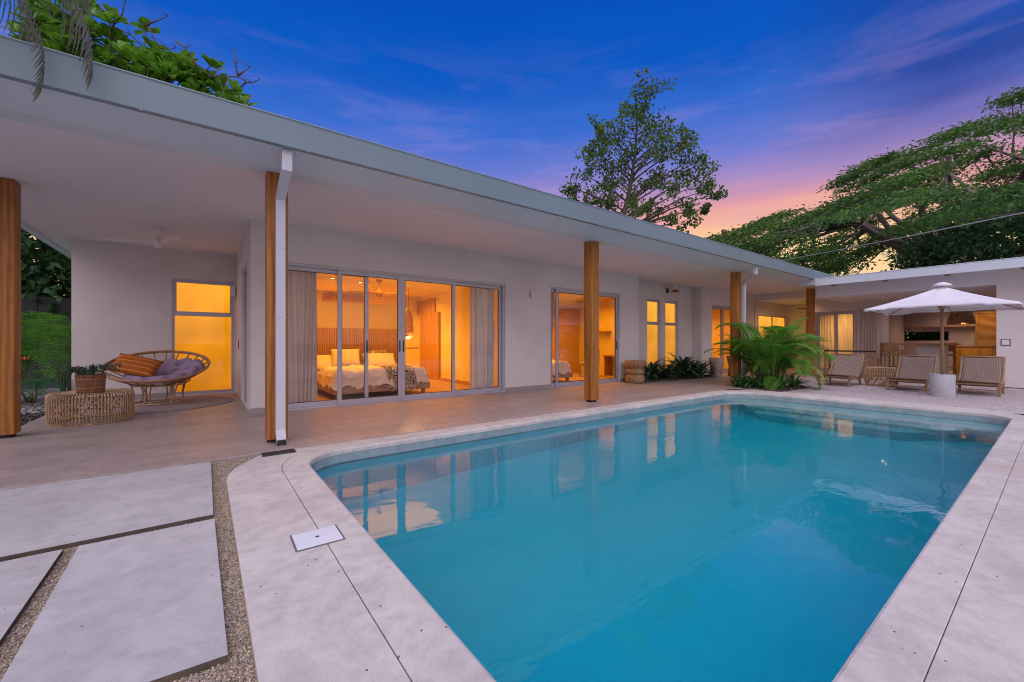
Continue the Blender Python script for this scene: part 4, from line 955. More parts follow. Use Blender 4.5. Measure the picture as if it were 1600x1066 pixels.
# bench and table on the terrace
T = thing('garden_bench', 'brown wooden bench with a dark top rail behind the first lounger', 'bench', (18.7, 4.6, 0), R(90))
b = MB(); b.box(-.72, .72, -.25, .25, .38, .43); b.build('seat', M_teak, T, bevel=.006)
b = MB(); b.box(-.74, .74, .23, .28, .86, .91); b.build('top_rail', M_dark, T)
for z in (.52, .62, .72): b = MB(); b.box(-.70, .70, .245, .265, z, z+.06); b.build('slat', M_teak, T)
for sx in (-1, 1):
    b = MB(); b.box(sx*.7-.03, sx*.7+.03, .22, .28, 0, .9); b.build('leg', M_teakz, T); b = MB(); b.box(sx*.7-.03, sx*.7+.03, -.26, -.20, 0, .6); b.build('leg', M_teakz, T)
    b = MB(); b.box(sx*.7-.035, sx*.7+.035, -.28, .24, .60, .635); b.build('armrest', M_teak, T)
T = thing('dining_table', 'long wooden dining table on the covered terrace behind the palm', 'table', (18.4, 6.9, 0))
b = MB(); b.box(-.5, .5, -.9, .9, .70, .75); b.build('table_top', M_teak, T, bevel=.006)
for sx in (-1, 1):
    for sy in (-1, 1): b = MB(); b.box(sx*.43-.035, sx*.43+.035, sy*.82-.035, sy*.82+.035, 0, .70); b.build('leg', M_teakz, T)
fan((20.9, 6.6, 2.66), .5, 'dark ceiling fan over the covered terrace behind the palm', M_dark, .33, 3)
# overhead cable
b = MB(); pts = []
A_, B_ = Vector((15.7, -6.7, 5.0)), Vector((27, 17.8, 5.8))
for i in range(25):
    t = i/24; q = A_.lerp(B_, t); q.z -= .9*4*t*(1-t)*.35; pts.append(q)
b.tube(pts, .016, 6); tag(b.build('power_cable', paint('cable_grey', (.30, .30, .32), .6, 0, 1, 0), None, True), 'thin grey overhead cable sloping down in front of the spreading tree', 'cable')
# ------------------------------------------------------------------ vegetation
M_bark = paint('bark', (.10, .075, .055), .9, .25, 2, .6, 20)
M_bark2 = paint('bark_pale', (.19, .16, .14), .9, .25, 2, .6, 20)
M_l1 = leafmat('leaf_mid', (.030, .068, .016), (.066, .12, .024), (.12, .19, .035), .35)
M_l2 = leafmat('leaf_rain_tree', (.024, .068, .016), (.058, .135, .022), (.12, .22, .03), .35, .5, .25)
M_l3 = leafmat('leaf_big', (.05, .13, .012), (.11, .26, .02), (.20, .36, .04), .3, .35, 1.2)
M_l4 = leafmat('leaf_deep_green', (.012, .038, .018), (.028, .075, .025), (.06, .13, .035), .2)  # deep green of the dense trees
M_palm = leafmat('palm_leaf', (.034, .13, .018), (.095, .25, .03), (.21, .38, .05), .3, .4, 2)
M_palmy = leafmat('palm_leaf_dry', (.14, .16, .03), (.26, .24, .05), (.34, .28, .08), .3, .5, 2)
M_palmd = leafmat('palm_leaf_faded', (.06, .075, .05), (.12, .12, .10), (.17, .15, .13), .3, .5, 3)
M_stem = paint('palm_stem', (.10, .15, .05), .6, .3, 5, .2)
def blob(c, r, n, L, W, flat=1.0, out=.6, down=0.0):
    """leaves scattered in an uneven clump; returns base points, directions, sizes"""
    d = unit(RNG.normal(size=(n, 3))); rad = RNG.uniform(.25, 1, (n, 1))**.5
    p = d*rad*np.array([r, r, r*flat]) * (1 + .25*np.sin(d[:, :1]*5 + c[0]*3)) + np.array(c)
    dr = d*out + RNG.normal(size=(n, 3))*.5 + np.array([0, 0, -down])
    return p, dr, RNG.uniform(L*.65, L*1.25, n), RNG.uniform(W*.7, W*1.2, n)
def join(parts): return [np.concatenate([q[i] for q in parts]) for i in range(4)]
def bez(p0, p1, bend, n=8, sag=0):
    p0, p1 = Vector(p0), Vector(p1); m = (p0+p1)/2 + Vector(bend); out = []
    for i in range(n+1):
        t = i/n; out.append(p0*(1-t)**2 + m*2*t*(1-t) + p1*t*t)
    return out
def limb(b, p0, p1, r0, r1, bend=(0,0,0), n=8, k=6):
    pts = bez(p0, p1, bend, n)
    for i in range(1, n): pts[i] = pts[i] + Vector((random.uniform(-1,1), random.uniform(-1,1), random.uniform(-1,1)))*r0*.5
    b.tube(pts, [r0+(r1-r0)*i/n for i in range(n+1)], k); return pts
# --- tree beside the roof
T1C = [(0.23, 12.33, 0.29), (0.58, 11.87, 0.37), (-0.58, 11.58, 0.32), (1.24, 11.49, 0.37), (-0.12, 11.35, 0.29), (0.35, 11.21, 0.35), (0.95, 10.98, 0.4), (-0.72, 11.12, 0.23), (-0.26, 10.75, 0.4), (-1.01, 10.6, 0.29), (-1.7, 10.51, 0.23), (2.31, 10.75, 0.29), (1.41, 10.66, 0.37), (2.77, 10.46, 0.26), (1.85, 10.28, 0.35), (0.63, 10.28, 0.43), (-0.58, 10.14, 0.37), (-1.38, 9.91, 0.37), (-1.93, 9.76, 0.26), (2.31, 9.85, 0.35), (0.03, 9.68, 0.43), (-0.87, 9.45, 0.4), (1.24, 9.68, 0.35), (3.37, 9.45, 0.23), (-1.79, 9.25, 0.37), (2.77, 9.25, 0.37), (1.85, 9.25, 0.32), (-0.26, 8.93, 0.4), (-1.18, 8.78, 0.37), (-2.08, 8.93, 0.32), (-2.54, 8.47, 0.26), (3.23, 8.7, 0.35), (1.41, 8.64, 0.29), (2.31, 8.64, 0.29), (-1.61, 8.24, 0.37), (-0.58, 8.18, 0.35), (-2.54, 7.86, 0.17), (2.91, 8.18, 0.37), (3.6, 8.18, 0.23), (3.89, 7.8, 0.17), (0.81, 8.24, 0.26), (1.56, 7.72, 0.26), (2.16, 7.34, 0.29), (2.62, 7.11, 0.26), (-1.79, 7.63, 0.26), (-0.87, 7.4, 0.26), (0.12, 7.2, 0.23), (0.63, 7.11, 0.2), (1.7, 6.59, 0.23), (1.33, 7.57, 0.17), (3.37, 7.2, 0.14), (2.54, 6.51, 0.2), (0.63, 9.19, 0.29), (0.43, 7.98, 0.23), (-1.3, 7.69, 0.23), (-0.29, 6.68, 0.29), (-1.15, 6.82, 0.23)]
T3C = [(-3.15, 17.96, 11.18), (-2.79, 18.32, 11.58), (-2.33, 17.6, 10.85), (-2.31, 17.95, 11.48), (-2.89, 18.52, 10.95), (-2.41, 17.16, 10.07), (-1.94, 16.68, 10.0), (-2.13, 18.32, 10.44), (-2.24, 17.4, 9.6), (-1.6, 16.8, 9.82), (-1.57, 18.15, 11.22), (-1.25, 17.04, 10.4), (-3.29, 19.19, 11.28), (-3.49, 18.71, 11.1), (-3.95, 19.31, 11.46), (-3.97, 18.45, 10.81), (-4.03, 19.37, 10.75), (-3.79, 19.56, 10.65), (-3.01, 18.36, 10.2), (-2.75, 18.54, 10.2), (-1.84, 17.73, 9.83), (-1.27, 16.3, 9.5), (-1.12, 17.44, 10.07), (-0.85, 16.87, 9.97), (-0.59, 16.17, 9.54), (-1.41, 16.28, 9.14), (-1.05, 17.51, 9.82), (-0.69, 16.62, 9.4), (-0.29, 16.7, 9.8), (-0.21, 16.89, 9.61), (0.03, 16.45, 9.39), (-0.47, 17.2, 10.41), (0.11, 15.9, 9.83), (0.45, 16.27, 9.3), (0.7, 15.46, 8.84), (-4.49, 20.21, 12.19), (-3.46, 19.32, 12.11), (-3.4, 17.9, 11.12), (-2.89, 17.64, 10.91), (-3.23, 18.02, 10.21), (-4.44, 20.3, 11.43), (0.27, 15.78, 8.84), (-0.45, 16.69, 9.32), (-1.22, 16.64, 9.15), (-1.89, 17.52, 9.34), (-2.41, 17.66, 9.41), (-3.12, 18.19, 9.67), (-0.77, 16.81, 9.06), (-1.58, 17.41, 9.16), (-2.31, 18.58, 9.47)]
TW3 = [[(-2.24, 17.4, 10.77), (-2.19, 17.37, 10.91), (-2.0, 17.23, 11.16), (-1.91, 17.16, 11.65), (-1.84, 17.11, 11.94)], [(-2.11, 17.31, 10.77), (-1.77, 17.05, 10.58), (-1.56, 16.9, 10.32), (-1.5, 16.85, 10.09)], [(-1.34, 16.74, 10.83), (-1.22, 16.64, 10.48), (-1.06, 16.53, 10.19), (-0.87, 16.38, 10.13), (-0.67, 16.23, 10.19)], [(-1.45, 16.82, 10.87), (-1.22, 16.64, 10.97), (-0.87, 16.38, 11.16)], [(-0.67, 16.23, 10.38), (-0.44, 16.06, 10.19), (-0.12, 15.82, 9.6), (0.19, 15.59, 9.31), (0.85, 15.1, 9.31), (1.05, 14.95, 9.15), (1.16, 14.86, 9.11), (1.38, 14.7, 9.23)], [(0.85, 15.1, 9.31), (0.78, 15.15, 9.7), (0.75, 15.17, 10.19)], [(0.85, 15.1, 9.35), (1.13, 14.89, 9.6)], [(1.05, 14.95, 9.15), (0.85, 15.1, 8.92), (0.5, 15.36, 8.88), (0.35, 15.47, 9.31)]]

def tree_mid():
    base = Vector((15.4, 11.75, 0)); RT = Vector((.801, -.5987, 0)); FW = Vector((.5987, .801, 0))
    T = thing('broadleaf_tree', 'slender open-crowned tree rising alone behind the middle of the roof', 'tree', base)
    b = MB(); trunk = [Vector((0, 0, 0)), Vector((-.05, .1, 2)), Vector((-.2, 0, 4.5)), RT*-.35+Vector((0, 0, 6.6)), RT*.0+Vector((0, 0, 8.0)), RT*.25+Vector((0, 0, 9.6)), RT*.35+Vector((0, 0, 11.2)), RT*.25+Vector((0, 0, 12.0))]
    b.tube(trunk, [.19, .17, .15, .12, .09, .06, .035, .015], 9)
    parts = []
    for dx, z, r in T1C:
        dp = random.uniform(-1, 1)*max(.3, 1.9 - abs(dx)*.45); c = RT*dx + FW*dp + Vector((0, 0, z))
        # leaves hang from an inner point of the trunk or a lower limb
        zt = max(6.0, z - abs(dx)*.50 - .35); t = trunk[0]
        for a, q in zip(trunk, trunk[1:]):
            if a.z <= zt <= q.z: t = a.lerp(q, (zt-a.z)/(q.z-a.z))
        limb(b, t, c, (.022+.012*abs(dx)), .007, Vector((0, 0, .12*abs(dx))), 6, 5)
        for s in range(5):
            e = c + Vector(tuple(RNG.normal(size=3)*r*.8)); limb(b, c - (c-t)*.12, e, .009, .004, (0, 0, 0), 3, 4)
            parts.append(blob(tuple(e), r*.74, 29, .135, .115, 1, .5, .45))
    for s in range(60):   # loose twigs and leaves between the clumps
        dx, z, r = random.choice(T1C); c = RT*(dx*random.uniform(.4, 1.0)) + FW*random.uniform(-1.2, 1.2) + Vector((0, 0, 9 + (z-9)*random.uniform(.5, 1)))
        parts.append(blob(tuple(c), .30, 14, .14, .11, 1, .4, .5))
    b.build('trunk', M_bark, T, True)
    P, D, L, Wd = join(parts); V, F = leaf_arrays(P, D, L, Wd, .1); mesh_np('crown', V, F, M_l1, T)
tree_mid()
# --- spreading rain tree on the right
def rain_tree():
    base = Vector((37.6, 4.6, 0)); T = thing('spreading_rain_tree', 'huge spreading tree with a feathery umbrella crown beyond the wing', 'tree', base)
    C = np.array([2.6, -2.8]); b = MB(); b.tube([(0, 0, 0), (.1, 0, 3), (0, .1, 5.6), (-.1, .1, 6.6)], [.75, .6, .5, .42], 12)
    fork = Vector((-.1, .1, 6.4)); tips = []
    for i in range(15):
        a = 2*math.pi*i/15 + random.uniform(-.15, .15); rr_ = random.uniform(4.5, 7.5)
        tip = fork + Vector((rr_*math.cos(a), rr_*math.sin(a), random.uniform(2.6, 6.0))); limb(b, fork, tip, .26, .10, (0, 0, -.6 + random.uniform(-.5, .5)), 9, 7); tips.append(tip)
    clumps = []; pads = []
    for i in range(900):   # flat-topped pads of foliage, in tiers, with air between them
        a = random.uniform(0, 2*math.pi); r = 20.3*math.sqrt(random.random()); x, y = C[0]+r*math.cos(a), C[1]+r*math.sin(a)
        X, Y = base.x+x, base.y+y; D = .5987*X+.801*Y; u = 800+645*(.801*X-.5987*Y)/D
        if u > 1750 and random.random() < .7: continue
        far = (y*.8 + x*.6) > 5
        tier = random.random(); top = 16.1 - .50*r + .8*math.sin(X*.5)*math.cos(Y*.45)
        z = top - (0 if tier < .62 else random.uniform(1.5, 2.4) if tier < .85 else random.uniform(3.0, 7.5)*(1-r/30))
        if z < 3.6 or (far and random.random() < .84) or (tier >= .62 and random.random() < .42) or (z < 8.5 and random.random() < .45 and X < 36): continue
        R0 = random.uniform(.9, 2.0)
        if any(((x-p[0])**2 + (y-p[1])**2)**.5 < (R0+p[3])*.80 and abs(z-p[2]) < 1.6 for p in pads): continue
        pads.append((x, y, z, R0))
        for k in range(int(4 + R0*R0*3.6)):
            b2 = random.uniform(0, 6.28); q = R0*math.sqrt(random.random()); clumps.append((x+q*math.cos(b2), y+q*math.sin(b2), z - .10*q*q/R0 + random.uniform(-.12, .12) - .10*(q*math.cos(b2)*(x-C[0]) + q*math.sin(b2)*(y-C[1]))/max(r, 1)*3))
    for (x, y, z, R0) in pads:
        t = min(tips, key=lambda q: (q-Vector((x, y, z))).length); f0 = t.lerp(fork, random.uniform(0, .35)); m_ = Vector((x, y, z-.35))
        limb(b, f0, m_, .085, .03, (0, 0, -.2), 7, 5)
        for k in range(4):
            b2 = random.uniform(0, 6.28); limb(b, m_, m_ + Vector((R0*.8*math.cos(b2), R0*.8*math.sin(b2), .3)), .022, .007, (0, 0, -.05), 4, 4)
    parts = []
    for (x, y, z) in clumps:
        o = unit(np.array([[x-C[0], y-C[1], -3.0]]))[0]
        n = 92; p = RNG.normal(size=(n, 3))*np.array([.46, .46, .13]); p[:, 2] += -(p[:, 0]*o[0]+p[:, 1]*o[1])*.28 + .05
        D = np.stack([RNG.normal(size=n)*.7 + o[0], RNG.normal(size=n)*.7 + o[1], RNG.normal(size=n)*.25 - .35], 1)
        parts.append((p + np.array([x, y, z]), D, RNG.uniform(.16, .32, n), RNG.uniform(.055, .11, n)))
    for i in range(26):   # bare pale twigs
        x, y, z = random.choice([c for c in clumps if c[0] < 2]); limb(b, (x, y, z-.2), (x+random.uniform(-1.5, 1.5), y+random.uniform(-1.5, 1.5), z-random.uniform(.3, 1.4)), .03, .008, (0, 0, .2), 5, 4)
    b.build('trunk', M_bark2, T, True)
    P, D, L, Wd = join(parts); V, F = leaf_arrays(P, D, L, Wd, .25); mesh_np('crown', V, F, M_l2, T)
rain_tree()
def bush_tree(name, label, base, h, rx, rz, mat, nclump=120, nleaf=70, L=.22, W=.12, trunk_r=.22, group=None, cat='tree', zc=None, flat=.8, bark=None):
    T = thing(name, label, cat, base, 0, group); b = MB(); parts = []; zc = zc or h-rz
    b.tube([(0, 0, 0), (.1, .05, zc*.5), (0, 0, zc)], [trunk_r, trunk_r*.8, trunk_r*.55], 8)
    for i in range(nclump):
        d = unit(RNG.normal(size=3)); q = RNG.uniform(.45, 1)**.6; c = Vector((d[0]*rx*q, d[1]*rx*q, zc + d[2]*rz*q))
        if c.z < .4: continue
        if i % 4 == 0: limb(b, (0, 0, max(.3, min(c.z, zc)*.7)), c, trunk_r*.28, .012, (0, 0, .2), 6, 5)
        parts.append(blob(tuple(c), rx*.19*random.uniform(.7, 1.3), nleaf, L, W, flat, .6, .25))
    b.build('trunk', bark or M_bark, T, True)
    P, D, Ls, Wd = join(parts); V, F = leaf_arrays(P, D, Ls, Wd, .15); mesh_np('crown', V, F, mat, T); return T
bush_tree('dense_tree', 'dark dense tree behind the wing roof at the far right', (30.5, 1.0, 0), 8.2, 4.6, 3.4, M_l4, 190, 85, .26, .14)
bush_tree('leafy_tree', 'small open-branched tree between the slender tree and the spreading tree', (23.6, 11.2, 0), 7.4, 2.5, 1.1, M_l1, 40, 34, .2, .12, .10)
bush_tree('leafy_tree', 'green tree showing under the left edge of the spreading crown', (27.5, 9.0, 0), 7.6, 2.8, 1.7, M_l2, 60, 50, .24, .10, .14)
bush_tree('dense_tree', 'dark broadleaf tree over the black fence in the left garden', (-5.2, 18.6, 0), 7.2, 4.0, 3.0, M_l4, 170, 60, .30, .16)
bush_tree('dense_tree', 'bright-edged leafy tree close behind the left end wall', (-1.6, 18.4, 0), 6.3, 2.6, 2.6, leafmat('leaf_fresh_green', (.02, .06, .02), (.05, .12, .03), (.10, .20, .04), .25), 100, 60, .28, .15)
bush_tree('shrub', 'leafy bush outside the small kitchen window', (27.2, 4.6, 0), 2.6, 1.5, 1.2, M_l1, 120, 70, .18, .11, .05, None, 'bush')
# --- big-leaved tree above the roof at the upper left
def big_leaf_tree():
    T = thing('big_leaved_tree', 'tree with glossy large leaves and bare twigs above the roof at upper left', 'tree', (-2.6, 18.2, 0)); o = Vector((2.6, -18.2, 0))
    b = MB(); b.tube([(0, 0, 0), (.1, 0, 3), (.1, -.6, 6), (.3, -1.4, 7.6)], [.3, .26, .2, .14], 9)
    V = []; F = []
    def rosette(c, s):
        ax = Vector((random.uniform(-.5, .5), random.uniform(-.6, .1), 1)).normalized(); q = ax.to_track_quat('Z', 'Y')
        k = random.randint(8, 11)
        for i in range(k):
            a = 2*math.pi*i/k*1.62 + random.uniform(-.3, .3); el = R(random.uniform(8, 62)); L = s*random.uniform(.75, 1.1); w = L*.30
            d = Vector((math.cos(a)*math.cos(el), math.sin(a)*math.cos(el), math.sin(el))); side = d.cross(Vector((0, 0, 1))).normalized(); nn = side.cross(d)
            pr = [(0, 0, 0), (.30, .55, .03), (.68, 1, .02), (.92, .62, -.02), (1.0, 0, -.05), (.92, -.62, -.02), (.68, -1, .02), (.30, -.55, .03)]
            n = len(V); mid = []
            for (t, ww, up) in pr: V.append(tuple(c + q @ (d*L*t + side*w*ww + nn*L*(up + abs(ww)*.07))))
            V.append(tuple(c + q @ (d*L*.6 - nn*L*.01)))
            F.extend([(n, n+1, n+8), (n+1, n+2, n+8), (n+2, n+3, n+8), (n+3, n+4, n+8), (n+4, n+5, n+8), (n+5, n+6, n+8), (n+6, n+7, n+8), (n+7, n, n+8)])
    for p in T3C:
        c = Vector(p) + o; c += Vector((random.uniform(-.1, .1), random.uniform(-.5, .5), 0)); rosette(c, random.uniform(.36, .50))
        limb(b, (.3+random.uniform(-.4, .8), -1.4+random.uniform(-.8, .5), random.uniform(6.2, 7.4)), c, .04, .014, (0, 0, -.1), 5, 5)
        for s in range(4):
            c2 = c + Vector((random.uniform(-.45, .45), random.uniform(-.5, .9), random.uniform(-.6, -.05))); rosette(c2, random.uniform(.30, .46))
    for i in range(60):
        c = Vector((random.uniform(-1.6, 3.6), random.uniform(-3.2, .6), random.uniform(6.0, 8.0))); rosette(c, .36)
    for tw in TW3:
        b.tube([Vector(p) + o for p in tw], [.030 - .020*i/(len(tw)-1) for i in range(len(tw))], 5)
        for p in tw[1:]:
            for s in range(3): q0 = Vector(p) + o; b.tube([q0, q0 + Vector((random.uniform(-.3, .3), random.uniform(-.1, .1), random.uniform(-.15, .32)))], [.008, .003], 4)
    b.build('trunk', M_bark, T, True)
    mesh_np('crown', np.array(V), np.array(F), M_l3, T)
big_leaf_tree()
# --- palms
def frond_mesh(name, L, lw, nl, mat, droop=.55, width=.36, hang=.25, lift=.6, matstem=None, lobes=3):
    """a feather frond in its own frame: starts at the origin, leans to +X and droops"""
    b = MB(); pts = []
    for i in range(nl+1):
        t = i/nl; a = lift*math.pi/2*(1-t) - droop*math.pi/2*t*t; pts.append((t, a))
    P = [Vector((0, 0, 0))]
    for i in range(nl): P.append(P[-1] + Vector((math.cos(pts[i][1]), 0, math.sin(pts[i][1])))*L/nl)
    b.tube(P[::2], [.011*(1-.8*i/max(1, len(P[::2])-1))*L/1.6 for i in range(len(P[::2]))], 5)
    b.k = 1
    for i in range(int(nl*.16), nl+1):
        t = i/nl; p = P[i]; d = (P[min(i+1, nl)] - P[i-1]).normalized(); up = Vector((0, 1, 0)).cross(d)*-1
        w = width*math.sin(math.pi*min(1, (t-.1)/.95)**.75)**.6 * random.uniform(.85, 1.1) + .04
        for s in (-1, 1):
            dd = (d*.62 + Vector((0, s, 0))*.95 + Vector((0, 0, 1))*.18).normalized(); q = p.copy(); pr = None; n = len(b.v); side = dd.cross(Vector((0, 0, 1))).normalized()
            seg = []
            for j in range(lobes+1):
                u = j/lobes; ww = lw*(.55, 1, .75, .08)[min(3, int(u*3.01))]/2
                seg.append((q - side*ww, q + side*ww)); q = q + (dd + Vector((0, 0, -hang*2*u - .05))).normalized()*w/lobes
            vs = [x for sgm in seg for x in sgm]
            b.add(vs, [(2*j, 2*j+1, 2*j+3, 2*j+2) for j in range(lobes)])
    return b.mesh(name, [matstem or M_stem, mat])
def palm_clump(name, label, loc, specs, meshes, stems=8, sr=.25, sh=.7, cat='palm', stemr=.022, low=.55):
    """specs: (mesh index, azimuth, tilt, scale, base height, dry?)"""
    T = thing(name, label, cat, loc); b = MB(); bases = []
    for i in range(stems):
        a = 2*math.pi*i/stems + random.uniform(-.3, .3); r = sr*random.uniform(.2, 1); h = sh*random.uniform(.5, 1.1); x, y = r*math.cos(a), r*math.sin(a)
        b.tube([(x*.5, y*.5, 0), (x, y, h*.5), (x*1.4, y*1.4, h)], [stemr, stemr*.9, stemr*.7], 6); bases.append((x*1.4, y*1.4, h))
    b.build('stem', M_stem, T, True)
    for k, (mi, az, tilt, s) in enumerate(specs):
        bx, by, bz = bases[k % len(bases)]; bz *= random.uniform(low, 1); o = bpy.data.objects.new('frond', meshes[mi]); COL.objects.link(o); o.parent = T
        o.location = (bx, by, bz); o.rotation_euler = (random.uniform(-.25, .25), -tilt, az); o.scale = (s, s, s)
    return T
FM = [frond_mesh('frond', 1.5, .025, 38, M_palm, .42, .40, .22, .78), frond_mesh('frond', 1.4, .025, 36, M_palm, .75, .38, .30, .80),
      frond_mesh('frond', 1.3, .026, 34, M_palm, .20, .36, .15, .86), frond_mesh('frond', 1.4, .022, 34, M_palmy, .80, .42, .5, .5)]
FL = [frond_mesh('frond', 1.6, .030, 32, M_palm, .55, .42, .22, .80), frond_mesh('frond', 1.5, .028, 30, M_palm, .80, .40, .32, .82), frond_mesh('frond', 1.4, .030, 28, M_palm, .35, .38, .15, .86)]
def specs(n, t0, t1, s0, s1, az0=0, az1=2*math.pi, pool=(0, 1, 2)):
    return [(random.choice(pool), az0+(az1-az0)*(i+random.uniform(-.3, .3))/n, random.uniform(t0, t1), random.uniform(s0, s1)) for i in range(n)]
sp = specs(22, .35, .75, .95, 1.15) + specs(22, .05, .35, .95, 1.2) + specs(16, -.35, .0, .8, 1.0) + specs(12, -.7, -.3, .65, .85) + [(3, -1.6, -.35, 1.0), (3, -1.2, -.25, .95), (3, -2.0, -.3, .85)]
palm_clump('areca_palm', 'bushy green areca palm with one yellowing frond at the far pool corner', (12.35, 4.75, 0), sp, FM, 24, .42, .85, low=.1)
palm_clump('areca_palm', 'green feathery palm beside the patio in front of the black fence', (-3.3, 13.0, 0), [(0, 4.9, .4, 1.3), (1, 4.2, .3, 1.4), (2, 5.5, .55, 1.35), (0, 3.5, .4, 1.4), (2, 5.1, .7, 1.3), (1, 4.6, -.1, 1.05), (2, 4.0, .7, 1.35), (0, 5.4, .25, 1.3), (0, 2.4, .2, 1.3), (1, 1.5, .2, 1.3), (1, 5.3, -.35, 1.05), (1, 3.9, -.4, 1.1), (0, .4, .35, 1.0)], FL, 9, .35, .7)
palm_clump('areca_palm', 'smaller spiky palm hard against the left end wall', (-2.7, 14.6, 0), [(0, 4.7, .45, 1.25), (2, 4.0, .6, 1.25), (1, 5.2, .0, 1.1), (1, 3.4, .1, 1.2), (2, 2.6, .3, 1.3), (0, 1.5, .3, 1.2), (1, 4.4, -.35, 1.0)], FL, 7, .2, .6)
FD = [frond_mesh('frond', 1.3, .020, 46, M_l4 and leafmat('fern_leaf', (.02, .10, .05), (.05, .18, .09), (.12, .30, .16), .3), .6, .42, .2, .45)]
palm_clump('fan_frond_plant', 'low dark glossy palm with a wide hanging frond near the patio edge', (-2.75, 12.3, 0), [(0, a, .1, s) for a, s in ((-1.4, 1.0), (-.9, .9), (-2.1, 1.05), (-2.8, .9), (3.4, .9), (1.9, .8), (2.6, .9))], FD, 4, .1, .25)
b = MB()
for i in range(14):
    a = i*.9; b.add([(.0, 0, 0), (.05*math.cos(a)-.015*math.sin(a), .05*math.sin(a)+.015*math.cos(a), .03), (.085*math.cos(a), .085*math.sin(a), .02+.03*(i % 3)), (.05*math.cos(a)+.015*math.sin(a), .05*math.sin(a)-.015*math.cos(a), .03)], [(0, 1, 2, 3)])
o = b.build('flower', paint('orange_petal', (.75, .12, .02), .6, .1, 5, 0)); o.location = (-2.75, 11.95, .86); tag(o, 'single orange flower among the palm fronds on the left', 'flower')
# palm that hangs into the upper left corner
FB = [frond_mesh('frond', 2.9, .013, 62, M_palmd, .78, .62, 1.3, .55, M_bark2, 4), frond_mesh('frond', 2.8, .015, 58, M_palmd, .6, .6, 1.1, .6, None, 4)]
T = thing('coconut_palm', 'palm just outside the left edge whose faded frond tips hang over the gutter', 'palm', (-3.2, 4.35, 0))
b = MB(); b.tube([(0, 0, 0), (.1, .1, 1.6), (.05, .05, 3.4), (.1, .05, 4.35)], [.16, .12, .11, .12], 12); b.build('trunk', M_bark2, T, True)
for k, (mi, az, tilt, s) in enumerate([(0, R(8), -.40, 1.06), (1, R(3), -.34, 1.0), (0, R(-6), -.30, .90), (0, R(14), -.50, .98), (1, R(80), .1, 1), (1, R(130), .2, 1), (0, R(175), 0, 1), (1, R(215), .3, 1), (1, R(260), .1, 1), (1, R(300), .25, 1), (0, R(330), 0, .9), (1, R(50), .5, .9)]):
    o = bpy.data.objects.new('frond', FB[mi]); COL.objects.link(o); o.parent = T; o.location = (.1, .05, 4.3); o.rotation_euler = (0, -tilt, az); o.scale = (s, s, s)
# --- strap-leaved plants
def strap(name, label, loc, n, L, w, mat, cat='plant', group=None, up=(.5, 1.35), fold=.0):
    T = thing(name, label, cat, loc, 0, group); b = MB()
    for i in range(n):
        az = random.uniform(0, 6.28); el = random.uniform(*up); ln = L*random.uniform(.6, 1.1); q = Vector((random.uniform(-.06, .06), random.uniform(-.06, .06), 0)); vs = []; sd_ = Vector((-math.sin(az), math.cos(az), 0)); e = el
        for j in range(6):
            t = j/5; ww = w*(.5+1.6*t)*(1-t)**.6*1.1/2 + .002; vs += [q - sd_*ww + Vector((0, 0, .25*ww)), q, q + sd_*ww + Vector((0, 0, .25*ww))]
            q = q + Vector((math.cos(az)*math.cos(e), math.sin(az)*math.cos(e), math.sin(e)))*ln/5; e -= random.uniform(.15, .42)
        b.add(vs, [(3*j+a, 3*j+a+1, 3*j+a+4, 3*j+a+3) for j in range(5) for a in (0, 1)])
    b.build('foliage', mat, T, True); return T
M_str = leafmat('strap_dark', (.012, .036, .022), (.030, .075, .045), (.09, .15, .10), .12, .3, 3)
M_str2 = leafmat('strap_green', (.02, .085, .02), (.05, .17, .03), (.12, .28, .06), .25, .4, 3)
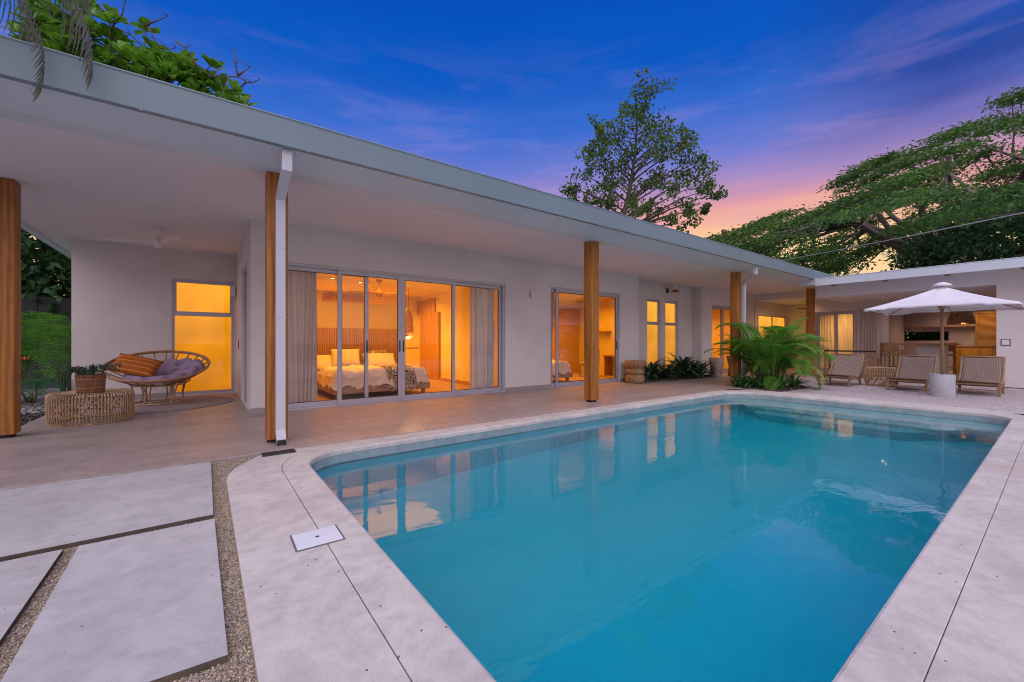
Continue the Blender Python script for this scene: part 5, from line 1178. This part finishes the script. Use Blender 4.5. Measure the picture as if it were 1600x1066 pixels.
for (x, y, n, L, lb) in ((10.85, 7.95, 34, .62, 'dark strap-leaved plant nearest the carved stool in the bed'), (11.55, 7.95, 44, .80, 'tall dark strap-leaved plant under the first narrow window'), (12.35, 7.85, 40, .70, 'broad dark strap-leaved plant under the second narrow window'),
                         (13.2, 7.85, 50, .95, 'largest dark spiky plant in the bed, right of the narrow windows'), (13.95, 7.75, 36, .75, 'dark strap-leaved plant next to the pale wooden stool')):
    strap('strap_plant', lb, (x, y, .01), int(n*1.6), L*1.25, .10, M_str, 'plant', 'dark plants in the bed under the narrow windows')
for (x, y, n, L, lb) in ((11.85, 4.95, 40, .62, 'light green spider-leaved plant at the foot of the timber post'), (12.0, 4.45, 34, .55, 'light green spider-leaved plant in front of the areca palm'), (12.75, 4.35, 30, .5, 'small green strap plant at the right foot of the areca palm'), (11.75, 5.35, 26, .5, 'small green strap plant hiding the downpipe foot')):
    strap('strap_plant', lb, (x, y, -.01), int(n*1.5), L*1.15, .05, M_str2, 'plant', 'green plants around the areca palm')
# mulch in the beds
b = MB(); b.prism([(10.55, 7.6), (11.0, 7.36), (14.3, 7.25), (14.6, 8.05), (14.8, 8.45), (11.1, 8.45), (10.6, 8.05)], .001, .014); struct(b.build('planting_bed', M_mulch))
stones('mulch', [(10.7, 14.4, 7.38, 8.3)], 320, .015, .035, .014, pebmat('bed_bits', (.02, .014, .01), (.07, .05, .035), (.2, .17, .15)), label='dark bark mulch under the strap-leaved plants')
stones('mulch', [(11.35, 13.2, 4.1, 5.2)], 500, .012, .03, -.02, pebmat('bed_bits_two', (.03, .02, .015), (.09, .06, .045), (.2, .17, .15)), label='brown mulch around the foot of the areca palm')
# fence of the left garden
T = thing('garden_fence', 'dark metal panel fence behind the palms on the left', 'fence', (0, 16.4, 0)); M_fen = paint('fence_black', (.030, .030, .034), .55, .1, 2, .1)
for i in range(14):
    b = MB(); b.box(-13+i*1.05, -13+i*1.05+1.0, 0, .03, .05, 2.42); b.build('panel', M_fen, T); b = MB(); b.box(-13+i*1.05+1.0, -13+i*1.05+1.05, -.02, .05, 0, 2.45); b.build('post', M_fen, T)
